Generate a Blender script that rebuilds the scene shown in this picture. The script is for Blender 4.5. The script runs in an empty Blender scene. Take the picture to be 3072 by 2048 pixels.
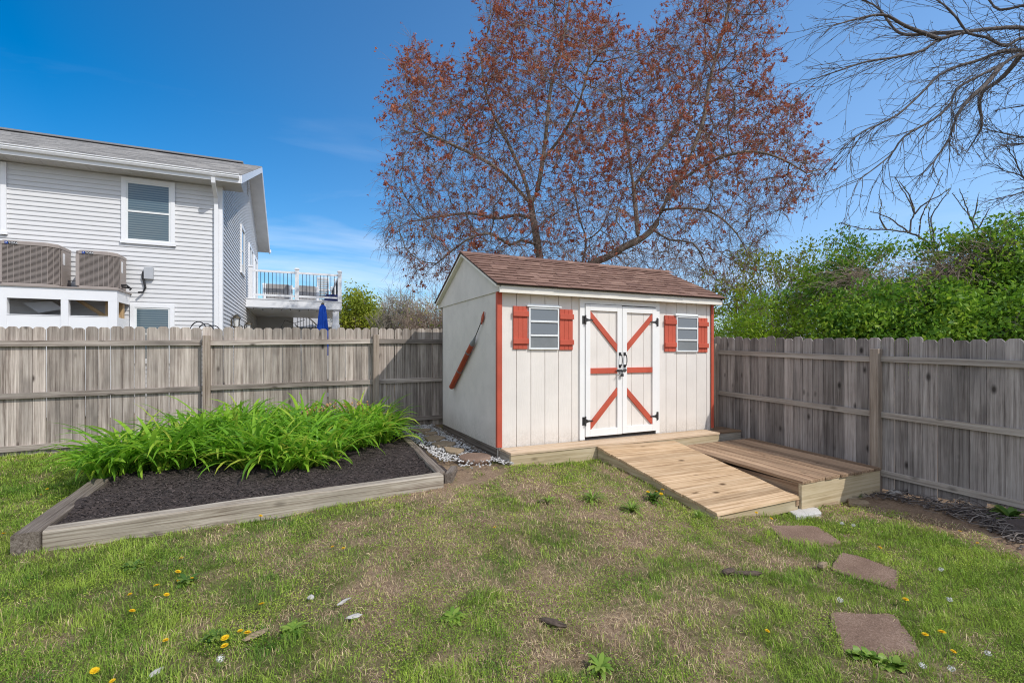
import bpy, math, random
import numpy as np
from mathutils import Vector, Matrix, kdtree
random.seed(7); RNG = np.random.default_rng(11)
scene = bpy.context.scene
COL = scene.collection
R_ = math.radians
# ------------------------------------------------------------------ survey of the place (metres, x along the shed front, y to the back fence)
FOC, HY, CX = 1439.0, 1056.5, 1536.0
YAW = R_(25.31)
EYE = np.array([-2.369, -5.434, 1.30])
RT = np.array([math.cos(YAW), -math.sin(YAW), 0]); FW = np.array([math.sin(YAW), math.cos(YAW), 0]); UP = np.array([0, 0, 1.0])
def ray(u, v): return FW + RT*(u-CX)/FOC - UP*(v-HY)/FOC
def onY(u, v, Y): d = ray(u, v); return EYE + d*(Y-EYE[1])/d[1]
def onX(u, v, X): d = ray(u, v); return EYE + d*(X-EYE[0])/d[0]
def onZ(u, v, Z): d = ray(u, v); return EYE + d*(Z-EYE[2])/d[2]
def at(u, v, z): return EYE + ray(u, v)*z
# ground heights
GP = np.array([(-5.8,2.88,-.01),(.2,2.88,.03),(.03,-.33,-.015),(-2,1,0),(1.36,-2.2,-.30),(2.61,-2.2,-.41),(3.3,-2.25,-.41),(4.1,-2.2,-.37),(4.1,-.3,-.22),
 (4.16,-3.4,-.27),(1.2,-.33,-.05),(-3.93,-.99,-.085),(-.93,-.77,-.05),(-2.4,-5.4,-.2),(0,-4,-.25),(3,-5,-.32),(-6,-3,-.12),(.5,-1.2,-.14),
 (-2.4,-2.6,-.15),(2,1,-.05),(-20,20,0),(20,20,-.1),(20,-20,-.3),(-20,-20,-.2),(-8,1,-.03),(-60,60,0),(60,60,0),(0,60,0),(0,15,0),(-10,10,0),(10,3,-.15)])
def ground(x, y):
    x = np.asarray(x, float); y = np.asarray(y, float)
    d = (x[..., None]-GP[:, 0])**2 + (y[..., None]-GP[:, 1])**2 + .25
    w = d**-1.6
    return (w*GP[:, 2]).sum(-1)/w.sum(-1)
def gp(u, v):
    z = -.1
    for _ in range(12):
        P = onZ(u, v, z); z = float(ground(P[0], P[1]))
    return np.array([P[0], P[1], z])
# ------------------------------------------------------------------ node materials
def new_mat(name):
    m = bpy.data.materials.new(name); m.use_nodes = True
    nt = m.node_tree
    return m, nt, nt.nodes['Principled BSDF']
class G:
    def __init__(s, nt): s.nt = nt
    def n(s, t, **k):
        q = s.nt.nodes.new(t)
        for a, b in k.items(): setattr(q, a, b)
        return q
    def l(s, a, b): s.nt.links.new(a, b)
    def attr(s, name): return s.n('ShaderNodeAttribute', attribute_name=name)
    def obj(s): return s.n('ShaderNodeTexCoord').outputs['Object']
    def map(s, v, sc, loc=(0,0,0), rot=(0,0,0)):
        q = s.n('ShaderNodeMapping'); q.inputs['Scale'].default_value = sc; q.inputs['Location'].default_value = loc; q.inputs['Rotation'].default_value = rot
        s.l(v, q.inputs['Vector']); return q.outputs[0]
    def noise(s, v, sc, det=4, rough=.55, dist=0):
        q = s.n('ShaderNodeTexNoise'); q.inputs['Scale'].default_value = sc; q.inputs['Detail'].default_value = det
        q.inputs['Roughness'].default_value = rough; q.inputs['Distortion'].default_value = dist
        s.l(v, q.inputs['Vector']); return q.outputs['Fac']
    def vor(s, v, sc, feature='F1', out='Distance'):
        q = s.n('ShaderNodeTexVoronoi', feature=feature); q.inputs['Scale'].default_value = sc; s.l(v, q.inputs['Vector']); return q.outputs[out]
    def m(s, op, a, b=None, c=None):
        q = s.n('ShaderNodeMath', operation=op)
        for i, x in enumerate((a, b, c)):
            if x is None: continue
            if isinstance(x, (int, float)): q.inputs[i].default_value = x
            else: s.l(x, q.inputs[i])
        return q.outputs[0]
    def mr(s, v, a, b, c=0., d=1.):
        q = s.n('ShaderNodeMapRange'); s.l(v, q.inputs[0])
        for i, x in enumerate((a, b, c, d)): q.inputs[i+1].default_value = x
        return q.outputs[0]
    def ramp(s, v, stops):
        q = s.n('ShaderNodeValToRGB'); e = q.color_ramp.elements
        while len(e) < len(stops): e.new(.5)
        for i, (p, c) in enumerate(stops): e[i].position = p; e[i].color = (*c, 1)
        s.l(v, q.inputs[0]); return q.outputs[0]
    def mix(s, f, a, b, mode='MIX'):
        q = s.n('ShaderNodeMix', data_type='RGBA', blend_type=mode)
        for i, x in ((0, f), (6, a), (7, b)):
            if isinstance(x, (int, float)): q.inputs[i].default_value = x
            elif isinstance(x, tuple): q.inputs[i].default_value = (*x, 1)
            else: s.l(x, q.inputs[i])
        return q.outputs[2]
    def val(s, col, v):
        q = s.n('ShaderNodeHueSaturation'); s.l(col, q.inputs['Color'])
        if isinstance(v, (int, float)): q.inputs['Value'].default_value = v
        else: s.l(v, q.inputs['Value'])
        return q.outputs[0]
    def bump(s, h, bsdf, st=.3, dist=.01):
        q = s.n('ShaderNodeBump'); q.inputs['Strength'].default_value = st; q.inputs['Distance'].default_value = dist
        s.l(h, q.inputs['Height']); s.l(q.outputs[0], bsdf.inputs['Normal'])
def wood(name, dark, mid, light, knot=.7, rough=.8, var=.35, blotch=(.5,.5,.5), bl=0., grain=1., bump=.35, cross=26, sharp=1.):
    m, nt, b = new_mat(name); g = G(nt)
    v = g.attr('gc').outputs['Vector']; rv = g.attr('rv').outputs['Fac']
    wob = g.noise(g.map(v, (2.2, 3, 3)), 1., 3)
    n1 = g.noise(g.map(v, (.9*grain, cross, cross)), 1., 5, .6, .6)
    n2 = g.noise(g.map(v, (7, 190, 190)), 1., 3, .7)
    n3 = g.noise(g.map(v, (1.3, 4, 4)), 1., 3)
    f = g.m('ADD', g.m('MULTIPLY', n1, .62), g.m('ADD', g.m('MULTIPLY', n2, .22), g.m('MULTIPLY', wob, .16)))
    c = g.ramp(f, [(.5-.18/sharp, dark), (.5, mid), (.5+.18/sharp, light)])
    if bl: c = g.mix(g.mr(n3, .5, .75, 0, bl), c, blotch)
    kv = g.map(v, (3.2, 6.5, 6.5))
    kd = g.vor(kv, 1.); kc = g.vor(kv, 1., out='Color')
    sep = g.n('ShaderNodeSeparateColor'); g.l(kc, sep.inputs[0])
    on = g.m('GREATER_THAN', sep.outputs[0], .62)
    k = g.m('MULTIPLY', g.mr(kd, .07, .2, knot, 0), on)
    c = g.mix(k, c, tuple(x*.45 for x in dark))
    c = g.val(c, g.mr(rv, 0, 1, 1-var, 1+var*.8))
    g.l(c, b.inputs['Base Color']); b.inputs['Roughness'].default_value = rough; b.inputs['Specular IOR Level'].default_value = .2
    g.bump(f, b, bump, .004)
    return m
def paint(name, col, rough=.6, var=.06, fib=.25, dirt=.0, dirtcol=(.3,.27,.22), spec=.3, metal=0.):
    m, nt, b = new_mat(name); g = G(nt); v = g.obj()
    n = g.noise(v, 3.1, 5); n2 = g.noise(g.map(v, (90, 90, 9)), 1., 3)
    c = g.mix(g.mr(n, .3, .7, 0, 1), tuple(x*(1-var) for x in col), tuple(min(1, x*(1+var)) for x in col))
    if dirt:
        d = g.noise(v, 7, 6, .7); c = g.mix(g.mr(d, .52, .75, 0, dirt), c, dirtcol)
    g.l(c, b.inputs['Base Color']); b.inputs['Roughness'].default_value = rough; b.inputs['Specular IOR Level'].default_value = spec; b.inputs['Metallic'].default_value = metal
    if fib: g.bump(n2, b, fib, .003)
    return m
def varmat(name, stops, rough=.8, sc=20, bump=.3, trans=0.):
    """colour from a per-piece random value plus fine noise"""
    m, nt, b = new_mat(name); g = G(nt)
    rv = g.attr('rv').outputs['Fac']; n = g.noise(g.obj(), sc, 4)
    f = g.m('ADD', g.m('MULTIPLY', rv, .75), g.m('MULTIPLY', n, .3))
    c = g.ramp(f, stops); g.l(c, b.inputs['Base Color']); b.inputs['Roughness'].default_value = rough
    b.inputs['Specular IOR Level'].default_value = .25
    if bump: g.bump(n, b, bump, .01)
    if trans:
        t = g.n('ShaderNodeBsdfTranslucent'); g.l(c, t.inputs[0]); mx = g.n('ShaderNodeMixShader'); mx.inputs[0].default_value = trans
        out = nt.nodes['Material Output']; g.l(b.outputs[0], mx.inputs[1]); g.l(t.outputs[0], mx.inputs[2]); g.l(mx.outputs[0], out.inputs[0])
    return m
def glass(name, col, rough=.05, spec=.8):
    m, nt, b = new_mat(name); b.inputs['Base Color'].default_value = (*col, 1); b.inputs['Roughness'].default_value = rough; b.inputs['Specular IOR Level'].default_value = spec
    return m
def speckle(name, stops, sc=90, rough=.9, bump=.5, big=.5):
    m, nt, b = new_mat(name); g = G(nt); v = g.obj()
    n = g.m('ADD', g.m('MULTIPLY', g.noise(v, sc, 4, .7), .7), g.m('MULTIPLY', g.noise(v, 4, 4), .3))
    g.l(g.ramp(n, stops), b.inputs['Base Color']); b.inputs['Roughness'].default_value = rough; b.inputs['Specular IOR Level'].default_value = .15
    g.bump(n, b, bump, .008); return m
# ------------------------------------------------------------------ mesh building
def wloc(o):
    p = np.zeros(3)
    while o is not None: p += np.array(o.location); o = o.parent
    return p
class MB:
    def __init__(s): s.v = []; s.f = []; s.g = []; s.r = []
    def _add(s, vs, fs, gs=None, rv=None):
        o = len(s.v); rv = random.random() if rv is None else rv
        if gs is None:
            off = np.array([random.random()*60 for _ in range(3)]); gs = [np.asarray(p)+off for p in vs]
        s.v += [tuple(map(float, p)) for p in vs]; s.g += [tuple(map(float, q)) for q in gs]; s.r += [rv]*len(vs)
        s.f += [tuple(i+o for i in f) for f in fs]
    def obox(s, p, a, b, c, rv=None):
        p, a, b, c = (np.asarray(x, float) for x in (p, a, b, c))
        if np.dot(np.cross(a, b), c) < 0: p = p+c; c = -c
        la, lb, lc = np.linalg.norm(a), np.linalg.norm(b), np.linalg.norm(c)
        off = np.array([random.random()*60 for _ in range(3)])
        vs = []; gs = []
        for k in (0, 1):
            for j in (0, 1):
                for i in (0, 1): vs.append(p+a*i+b*j+c*k); gs.append(off+np.array([la*i, lb*j, lc*k]))
        s._add(vs, [(0,2,3,1),(4,5,7,6),(0,1,5,4),(2,6,7,3),(0,4,6,2),(1,3,7,5)], gs, rv); return s
    def box(s, lo, hi, axis=0, rv=None):
        lo = np.array(lo, float); hi = np.array(hi, float); d = hi-lo
        e = [np.array([d[0],0,0]), np.array([0,d[1],0]), np.array([0,0,d[2]])]
        return s.obox(lo, e[axis], e[(axis+1)%3], e[(axis+2)%3], rv)
    def prism(s, pts, vec, rv=None, grain=2):
        """polygon pts (3d) extruded by vec; grain: world axis index of the grain"""
        n = len(pts); pts = [np.asarray(p, float) for p in pts]; vec = np.asarray(vec, float)
        nr = np.zeros(3)
        for i in range(n): nr += np.cross(pts[i], pts[(i+1)%n])
        if np.dot(nr, vec) > 0: pts = pts[::-1]
        vs = pts+[p+vec for p in pts]
        off = np.array([random.random()*60 for _ in range(3)])
        gs = [off+np.array([p[grain], p[(grain+1)%3], p[(grain+2)%3]]) for p in vs]
        fs = [tuple(range(n)), tuple(range(2*n-1, n-1, -1))]+[(i+n, (i+1)%n+n, (i+1)%n, i) for i in range(n)]
        fs = [f[::1] for f in fs]
        s._add(vs, fs, gs, rv); return s
    def tube(s, path, rad, n=6, rv=None, cap=True):
        path = [np.asarray(p, float) for p in path]
        if not hasattr(rad, '__len__'): rad = [rad]*len(path)
        vs = []; gs = []; L = 0; off = np.array([random.random()*60 for _ in range(3)])
        for i, p in enumerate(path):
            t = path[min(i+1, len(path)-1)]-path[max(i-1, 0)]; t /= (np.linalg.norm(t)+1e-9)
            if i: L += np.linalg.norm(p-path[i-1])
            ref = np.array([0,0,1.]) if abs(t[2]) < .9 else np.array([1.,0,0])
            a = np.cross(t, ref); a /= np.linalg.norm(a); b = np.cross(t, a)
            for k in range(n):
                w = 2*math.pi*k/n; q = a*math.cos(w)*rad[i]+b*math.sin(w)*rad[i]
                vs.append(p+q); gs.append(off+np.array([L, q[0]+q[2]*.3, q[1]+q[2]]))
        fs = []
        for i in range(len(path)-1):
            for k in range(n): fs.append((i*n+k, i*n+(k+1)%n, (i+1)*n+(k+1)%n, (i+1)*n+k))
        if cap: fs += [tuple(range(n))[::-1], tuple(range((len(path)-1)*n, len(path)*n))]
        s._add(vs, fs, gs, rv); return s
    def lathe(s, c, prof, n=16, rv=None):
        return s.tube([np.array([c[0], c[1], c[2]+z]) for z, r in prof], [r for z, r in prof], n, rv)
    def quad(s, a, b, c, d, rv=None): s._add([a, b, c, d], [(0, 1, 2, 3)], None, rv); return s
    def blob(s, c, r, seed=None, rv=None, flat=1., jit=.25):
        """small irregular stone"""
        vs = []; rr = random.Random(seed)
        n, mrows = 7, 4
        r = np.asarray(r, float)*np.ones(3)
        rz = rr.random()*6.28
        for i in range(mrows+1):
            th = math.pi*i/mrows
            for k in range(n):
                ph = 2*math.pi*k/n+rz
                q = 1+(rr.random()-.5)*jit
                vs.append(np.array(c)+np.array([math.sin(th)*math.cos(ph)*r[0]*q, math.sin(th)*math.sin(ph)*r[1]*q, math.cos(th)*r[2]*flat*q if 0 < i < mrows else math.cos(th)*r[2]*flat]))
        fs = [(i*n+k, (i+1)*n+k, (i+1)*n+(k+1)%n, i*n+(k+1)%n) for i in range(mrows) for k in range(n)]
        s._add(vs, fs, None, rv); return s
    def build(s, name, mat, parent=None, bevel=0, smooth=False):
        me = bpy.data.meshes.new(name)
        v = np.array(s.v, float)
        o = bpy.data.objects.new(name, me); COL.objects.link(o)
        if parent is not None: o.parent = parent; v = v-wloc(parent)
        else:
            base = np.array([(v[:, 0].min()+v[:, 0].max())/2, (v[:, 1].min()+v[:, 1].max())/2, v[:, 2].min()]); o.location = base; v = v-base
        me.from_pydata(v.tolist(), [], s.f)
        a = me.attributes.new('gc', 'FLOAT_VECTOR', 'POINT'); a.data.foreach_set('vector', np.array(s.g, np.float32).ravel())
        a = me.attributes.new('rv', 'FLOAT', 'POINT'); a.data.foreach_set('value', np.array(s.r, np.float32))
        me.materials.append(mat)
        if smooth:
            me.polygons.foreach_set('use_smooth', [True]*len(me.polygons))
        me.update()
        if bevel:
            b = o.modifiers.new('soft_edges', 'BEVEL'); b.width = bevel; b.segments = 1; b.limit_method = 'ANGLE'; b.angle_limit = R_(40)
        return o
def np_mesh(name, V, F, mat, parent=None, attrs=None, smooth=False, origin=None):
    """V (n,3), F (m,k) int; attrs {name: (n,) or (n,3)}"""
    me = bpy.data.meshes.new(name); k = F.shape[1]
    o = bpy.data.objects.new(name, me); COL.objects.link(o)
    V = np.asarray(V, float)
    if parent is not None: o.parent = parent; V = V-wloc(parent)
    else:
        base = np.array([(V[:, 0].min()+V[:, 0].max())/2, (V[:, 1].min()+V[:, 1].max())/2, V[:, 2].min()]); o.location = base; V = V-base
    me.vertices.add(len(V)); me.vertices.foreach_set('co', V.astype(np.float32).ravel())
    me.loops.add(F.size); me.loops.foreach_set('vertex_index', F.astype(np.int32).ravel())
    me.polygons.add(len(F)); me.polygons.foreach_set('loop_start', np.arange(0, F.size, k, dtype=np.int32))
    if smooth: me.polygons.foreach_set('use_smooth', np.ones(len(F), bool))
    for a, d in (attrs or {}).items():
        d = np.asarray(d, np.float32)
        if d.ndim == 1: q = me.attributes.new(a, 'FLOAT', 'POINT'); q.data.foreach_set('value', d)
        else: q = me.attributes.new(a, 'FLOAT_VECTOR', 'POINT'); q.data.foreach_set('vector', d.ravel())
    me.materials.append(mat); me.update(calc_edges=True)
    return o
def tag(o, label, cat, group=None, kind=None):
    o['label'] = label; o['category'] = cat
    if group: o['group'] = group
    if kind: o['kind'] = kind
    return o
def thing(name, label, cat, loc, group=None):
    o = bpy.data.objects.new(name, None); COL.objects.link(o); o.location = tuple(map(float, loc)); o.empty_display_size = .1
    return tag(o, label, cat, group)
def copy_tree(o, parent=None):
    c = o.copy(); COL.objects.link(c); c.parent = parent
    for ch in [x for x in bpy.data.objects if x.parent == o]: copy_tree(ch, c)
    return c
# ------------------------------------------------------------------ materials
M = {}
M['fence'] = wood('weathered_fence_wood', (.165,.13,.108), (.385,.33,.285), (.56,.495,.435), cross=34, sharp=1.45, knot=1., var=.34, blotch=(.15,.13,.115), bl=.75)
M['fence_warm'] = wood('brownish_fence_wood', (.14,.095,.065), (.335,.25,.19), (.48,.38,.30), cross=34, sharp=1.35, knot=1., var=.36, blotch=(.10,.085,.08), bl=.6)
M['rail_pale'] = wood('pale_rail_wood', (.20,.17,.145), (.36,.315,.275), (.47,.43,.385), cross=40, sharp=1.3, knot=.7, var=.15)
M['fence_post'] = wood('post_wood', (.13,.095,.07), (.29,.235,.19), (.40,.34,.285), knot=.8, var=.25, cross=40, sharp=1.4)
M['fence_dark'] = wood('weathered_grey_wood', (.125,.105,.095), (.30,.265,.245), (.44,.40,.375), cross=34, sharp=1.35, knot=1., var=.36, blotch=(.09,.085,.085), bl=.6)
M['timber'] = wood('grey_timber', (.17,.135,.10), (.37,.32,.255), (.50,.45,.375), knot=.5, var=.18, blotch=(.20,.17,.14), bl=.5, bump=1., cross=70, sharp=1.7)
M['timber_old'] = wood('old_brown_timber', (.09,.07,.055), (.20,.165,.135), (.31,.265,.225), knot=.4, var=.25, bump=1., cross=60, sharp=1.6)
M['ramp'] = wood('ramp_wood', (.25,.15,.075), (.50,.345,.205), (.64,.48,.32), knot=1., var=.2, bump=.4, cross=46, sharp=1.5)
M['deck'] = wood('deck_wood', (.15,.09,.055), (.31,.205,.13), (.45,.32,.21), knot=.6, var=.45, bump=.5, cross=44, sharp=1.4)
M['skirt'] = wood('pressure_treated_wood', (.33,.25,.14), (.52,.42,.27), (.63,.53,.37), knot=.7, var=.16, blotch=(.38,.36,.26), bl=.5, cross=34, sharp=1.3)
M['step'] = wood('step_wood', (.36,.24,.14), (.60,.45,.31), (.72,.59,.45), knot=.6, var=.12)
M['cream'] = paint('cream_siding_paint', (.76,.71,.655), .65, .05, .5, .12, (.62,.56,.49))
def splashed(m, h0, h1, col, amt):
    # mud splash low down on the boards, ragged and patchy
    nt = m.node_tree; g = G(nt); b = nt.nodes['Principled BSDF']; src = b.inputs['Base Color'].links[0].from_socket; v = g.obj(); s = g.n('ShaderNodeSeparateXYZ'); g.l(v, s.inputs[0])
    f = g.m('MULTIPLY', g.mr(g.m('ADD', s.outputs[2], g.m('MULTIPLY', g.noise(v, 9, 5, .7), -.18)), h0, h1, 1, 0), g.mr(g.noise(v, 38, 5, .7), .35, .65, .15, 1))
    sp = g.noise(g.map(v, (26, 26, 1.1)), 1., 4, .6); st = g.mr(sp, .60, .80, 0, .22)
    c = g.mix(g.m('MULTIPLY', f, amt), src, col); c = g.mix(st, c, (.50, .45, .39)); g.l(c, b.inputs['Base Color']); return m
splashed(M['cream'], .03, .26, (.42,.36,.29), .55)
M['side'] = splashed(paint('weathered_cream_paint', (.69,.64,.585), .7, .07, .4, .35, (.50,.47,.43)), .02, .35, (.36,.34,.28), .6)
M['white'] = paint('white_trim_paint', (.84,.83,.81), .5, .03, .2)
M['fascia'] = paint('fascia_paint', (.80,.76,.68), .55, .05, .3)
M['red'] = paint('barn_red_paint', (.50,.095,.055), .55, .14, .5, .12, (.36,.06,.035))
M['iron'] = paint('black_iron', (.035,.033,.033), .45, .3, 0, 0, spec=.5)
M['alum'] = paint('aluminium_frame', (.78,.80,.80), .35, .03, 0)
M['shedglass'] = glass('shed_window_glass', (.16,.18,.20), .10, .8)
M['dirtyglass'] = paint('frosted_dusty_pane', (.20,.215,.22), .25, .12, 0, .4, (.28,.29,.29), spec=.6)
M['shingle'] = varmat('brown_shingles', [(.02,(.085,.050,.042)),(.16,(.17,.098,.078)),(.5,(.235,.14,.108)),(.95,(.31,.195,.15))], .95, 160, .6)
M['roofedge'] = paint('dark_roof_edge', (.06,.055,.055), .8, .1, 0)
M['dart'] = paint('red_dart_paint', (.40,.075,.035), .5, .2, .2)
M['leaddart'] = paint('grey_metal_band', (.20,.21,.22), .6, .15, 0)
# ------------------------------------------------------------------ ground
def tmat():
    m, nt, b = new_mat('soil_and_thatch'); g = G(nt); v = g.obj()
    a = g.noise(v, 2.2, 6, .65); c2 = g.noise(v, 40, 5, .7); c3 = g.noise(g.map(v, (160, 160, 160)), 1., 3, .7)
    f = g.m('ADD', g.m('MULTIPLY', c2, .5), g.m('ADD', g.m('MULTIPLY', a, .3), g.m('MULTIPLY', c3, .25)))
    c = g.ramp(f, [(.3, (.085,.06,.042)), (.48, (.20,.135,.09)), (.62, (.33,.24,.16)), (.78, (.44,.34,.235))])
    lush = g.attr('lush').outputs['Fac']
    gr = g.ramp(f, [(.3, (.04,.055,.014)), (.55, (.11,.13,.035)), (.8, (.22,.21,.08))])
    c = g.mix(lush, c, gr)
    g.l(c, b.inputs['Base Color']); b.inputs['Roughness'].default_value = .95; b.inputs['Specular IOR Level'].default_value = .1
    g.bump(f, b, .8, .02); return m
M['soil'] = tmat()
LP = [(60,1450,1),(60,1700,.92),(300,1700,.85),(500,1850,.82),(150,1950,.8),(700,1650,.62),(900,1560,.6),(700,1800,.78),(850,1950,.5),(1000,1750,.5),(1100,1610,.3),(1060,1560,.22),
 (1300,1520,.27),(1450,1460,.12),(1600,1415,.5),(1720,1400,.65),(1850,1450,.4),(1750,1490,.1),(1900,1510,.2),(2000,1575,.08),(2080,1610,.22),(2000,1690,.42),(1500,1600,.36),(1400,1750,.42),(1600,1800,.46),(1800,1900,.42),
 (1300,1950,.38),(1600,2000,.45),(2100,1750,.3),(2250,1690,.22),(2150,1900,.45),(2350,1900,.62),(2300,1650,.45),(2500,1600,.85),(2700,1600,1),(2900,1700,1),(3000,1850,.85),(2850,1950,.62),(2600,2020,.7),
 (2450,1780,.55),(1150,1850,.4),(980,1830,.25),(400,1960,.8),(1240,1480,.15),(1380,1420,.1),(250,1600,.75),(880,1880,.3),(1650,1650,.4),(2600,1465,-.7),(2700,1485,-.7),(2800,1510,-.8),(2900,1545,-.8),(3020,1590,-.8)]
LW = np.array([[*gp(u, v)[:2], L] for u, v, L in LP])
def vnoise(x, y, s, seed=0):
    """smooth value noise 0..1"""
    r = np.random.default_rng(seed).random((256, 256)); x = np.asarray(x)*s+100; y = np.asarray(y)*s+100
    i = np.floor(x).astype(int); j = np.floor(y).astype(int); fx = x-i; fy = y-j; fx = fx*fx*(3-2*fx); fy = fy*fy*(3-2*fy)
    q = lambda a, b: r[a % 256, b % 256]
    return (q(i,j)*(1-fx)+q(i+1,j)*fx)*(1-fy)+(q(i,j+1)*(1-fx)+q(i+1,j+1)*fx)*fy
def lush(x, y):
    x = np.asarray(x, float); y = np.asarray(y, float)
    d = (x[..., None]-LW[:, 0])**2+(y[..., None]-LW[:, 1])**2+.02
    w = d**-1.5; L = (w*LW[:, 2]).sum(-1)/w.sum(-1)
    L = .20+.80*L+(vnoise(x, y, 2.1, 1)-.5)*.45+(vnoise(x, y, 6.5, 2)-.5)*.5+(vnoise(x, y, 17, 3)-.5)*.35
    return np.clip(L, 0, 1)
# uneven sheet: dense near, coarse far
def grid_sheet():
    def axis(lo, hi, c0, c1, st):
        a = list(np.arange(c0, c1+1e-6, st)); s = st; p = c0
        while p > lo: s *= 1.35; p -= s; a.insert(0, p)
        s = st; p = c1
        while p < hi: s *= 1.35; p += s; a.append(p)
        return np.array(a)
    xs = axis(-320, 320, -9, 6, .07); ys = axis(-60, 420, -6.2, 3.4, .07)
    X, Y = np.meshgrid(xs, ys); Z = ground(X, Y)+(vnoise(X, Y, 1.7, 5)-.5)*.03+(vnoise(X, Y, 7, 6)-.5)*.018+(vnoise(X, Y, 22, 7)-.5)*.008-.012
    V = np.stack([X, Y, Z], -1).reshape(-1, 3); nx, ny = len(xs), len(ys)
    i = np.arange(nx*ny).reshape(ny, nx); F = np.stack([i[:-1, :-1], i[:-1, 1:], i[1:, 1:], i[1:, :-1]], -1).reshape(-1, 4)
    L = lush(V[:, 0], V[:, 1])
    o = np_mesh('ground', V, F, M['soil'], attrs={'lush': np.clip((L-.3)*1.6, 0, 1)}, smooth=True)
    o['kind'] = 'structure'; o['label'] = 'patchy lawn soil sloping away from the shed'
    return o
grid_sheet()
# ------------------------------------------------------------------ shed
ZB = .12; SL, SW = 3.66, 2.29; HS = 1.975
shed = thing('garden_shed', 'cream wooden garden shed with brown shingle roof and red trimmed double doors', 'shed', (SL/2, SW/2, 0))
EV = .14                                           # eave overhang
ridge = (SW/2, ZB+2.60); slope = (2.60-2.0)/(SW/2+EV)
def rz(y): return ZB+2.60-abs(y-SW/2)*slope        # underside of the roofing
w = MB()
w.box((.02,.02,-.08), (SL-.02, SW-.02, ZB+HS+.02), 2)                                    # core
# front skin: grooved boards, 8 inch apart, cut round the doors and windows
gx = [.055]+[.261+.2045*k for k in range(-0, 17)]; gx = [x for x in gx if x < SL-.06]+[SL-.055]
DX0, DX1, DTOP = 1.192, 2.57, 2.02
WIN = [(.425,.868,1.335,1.875), (2.893,3.33,1.305,1.838)]
for a, b in zip(gx[:-1], gx[1:]):
    xa, xb = a+.004, b-.004
    segs = [(xa, xb)]
    if xb > DX0 and xa < DX1:
        if xa < DX0: segs = [(xa, DX0+.01)]
        elif xb > DX1: segs = [(DX1-.01, xb)]
        else: segs = []
        w.box((xa, -.002, DTOP-.01), (xb, .02, ZB+HS), 2)
    for s0, s1 in segs: w.box((s0, -.004, ZB-.02), (s1, .02, ZB+HS), 2)
w.build('front_wall', M['cream'], shed)
for x0, x1 in ((0, .02), (SL-.02, SL)):           # side walls with the seam under the gable
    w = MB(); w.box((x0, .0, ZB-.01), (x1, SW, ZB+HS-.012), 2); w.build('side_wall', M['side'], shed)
for x0, x1 in ((-.016, .02), (SL-.02, SL+.016)):
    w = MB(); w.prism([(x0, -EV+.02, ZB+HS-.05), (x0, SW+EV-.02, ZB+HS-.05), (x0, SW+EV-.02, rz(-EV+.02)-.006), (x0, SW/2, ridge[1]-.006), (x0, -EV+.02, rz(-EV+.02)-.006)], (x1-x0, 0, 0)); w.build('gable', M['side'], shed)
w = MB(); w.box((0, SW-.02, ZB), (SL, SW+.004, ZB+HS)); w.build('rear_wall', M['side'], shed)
# roof
OX = .075
w = MB()
for sgn in (-1, 1):
    y0 = SW/2; y1 = SW/2+sgn*(SW/2+EV+.02)
    w.prism([(-OX, y0, ridge[1]), (-OX, y1, ridge[1]-slope*abs(y1-y0)), (-OX, y1, ridge[1]-slope*abs(y1-y0)+.022), (-OX, y0, ridge[1]+.022)], (SL+2*OX, 0, 0), grain=0)
rf = w.build('roof', M['roofedge'], shed)
def shingle_slope(mb, x0, x1, ytop, ztop, dy, dz, expo=.125, tmin=.12, tmax=.30, th=.006):
    """rows of tabs from the eave (ytop+dy) up to the top line"""
    L = math.hypot(dy, dz); n = int(L/expo); d = np.array([0, dy/L, dz/L]); nr = np.cross(np.array([1,0,0]), d); nr = nr*np.sign(nr[2])
    for k in range(n+1):
        s1 = L-k*expo+.012; s0 = max(0, s1-expo-.05)
        x = x0-random.random()*.2
        while x < x1:
            wd = random.uniform(tmin, tmax); a = max(x, x0); b = min(x+wd-.004, x1); x += wd
            if b-a < .01: continue
            off = random.uniform(-.004, .004)
            p = np.array([a, ytop, ztop])+d*s1+nr*(.012+th)+d*off
            rv_ = random.uniform(.2, .95)
            mb.obox(p-nr*th, (b-a, 0, 0), d*(s0-s1)-nr*.010, nr*(th*random.choice((1, 1, 1.6))), rv_)
            if random.random() < .8 and expo > .1: mb.obox(p+d*(-(s1-s0)*.70)+nr*(.0022), (b-a, 0, 0), d*(-.022)-nr*.0016, nr*.0035, random.uniform(.0, .12))
w = MB()
for sgn in (-1, 1): shingle_slope(w, -OX-.012, SL+OX+.012, SW/2, ridge[1]+.016, sgn*(SW/2+EV+.035), -slope*(SW/2+EV+.035))
x = -OX-.012
while x < SL+OX:                                   # ridge caps
    for sgn in (-1, 1):
        w.obox((x, SW/2, ridge[1]+.036), (.16, 0, .006), (0, sgn*.13, -.13*slope), (0, 0, .007))
    x += .145
w.build('shingles', M['shingle'], rf)
for yy, s in ((-EV, -1), (SW+EV, 1)):
    y0, y1 = (yy, yy+.022) if s < 0 else (yy-.022, yy)
    w = MB(); w.box((-.03, y0, ZB+1.905), (SL+.06, y1, rz(-EV)-.004), 0); w.build('fascia', M['fascia'], shed, .002)
w = MB()
for y0, y1 in ((-EV+.022, -.004), (SW+.004, SW+EV-.022)): w.box((-.01, y0, ZB+1.93), (SL+.01, y1, ZB+1.942))
for xa in (-OX, SL+.018):                          # rake undersides
    for sgn in (-1, 1):
        y1 = SW/2+sgn*(SW/2+EV); w.prism([(xa, SW/2, ridge[1]-.002), (xa, y1, rz(y1)-.002), (xa, y1, rz(y1)-.03), (xa, SW/2, ridge[1]-.03)], (.057, 0, 0), grain=0)
w.build('soffit', M['fascia'], shed)
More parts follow.
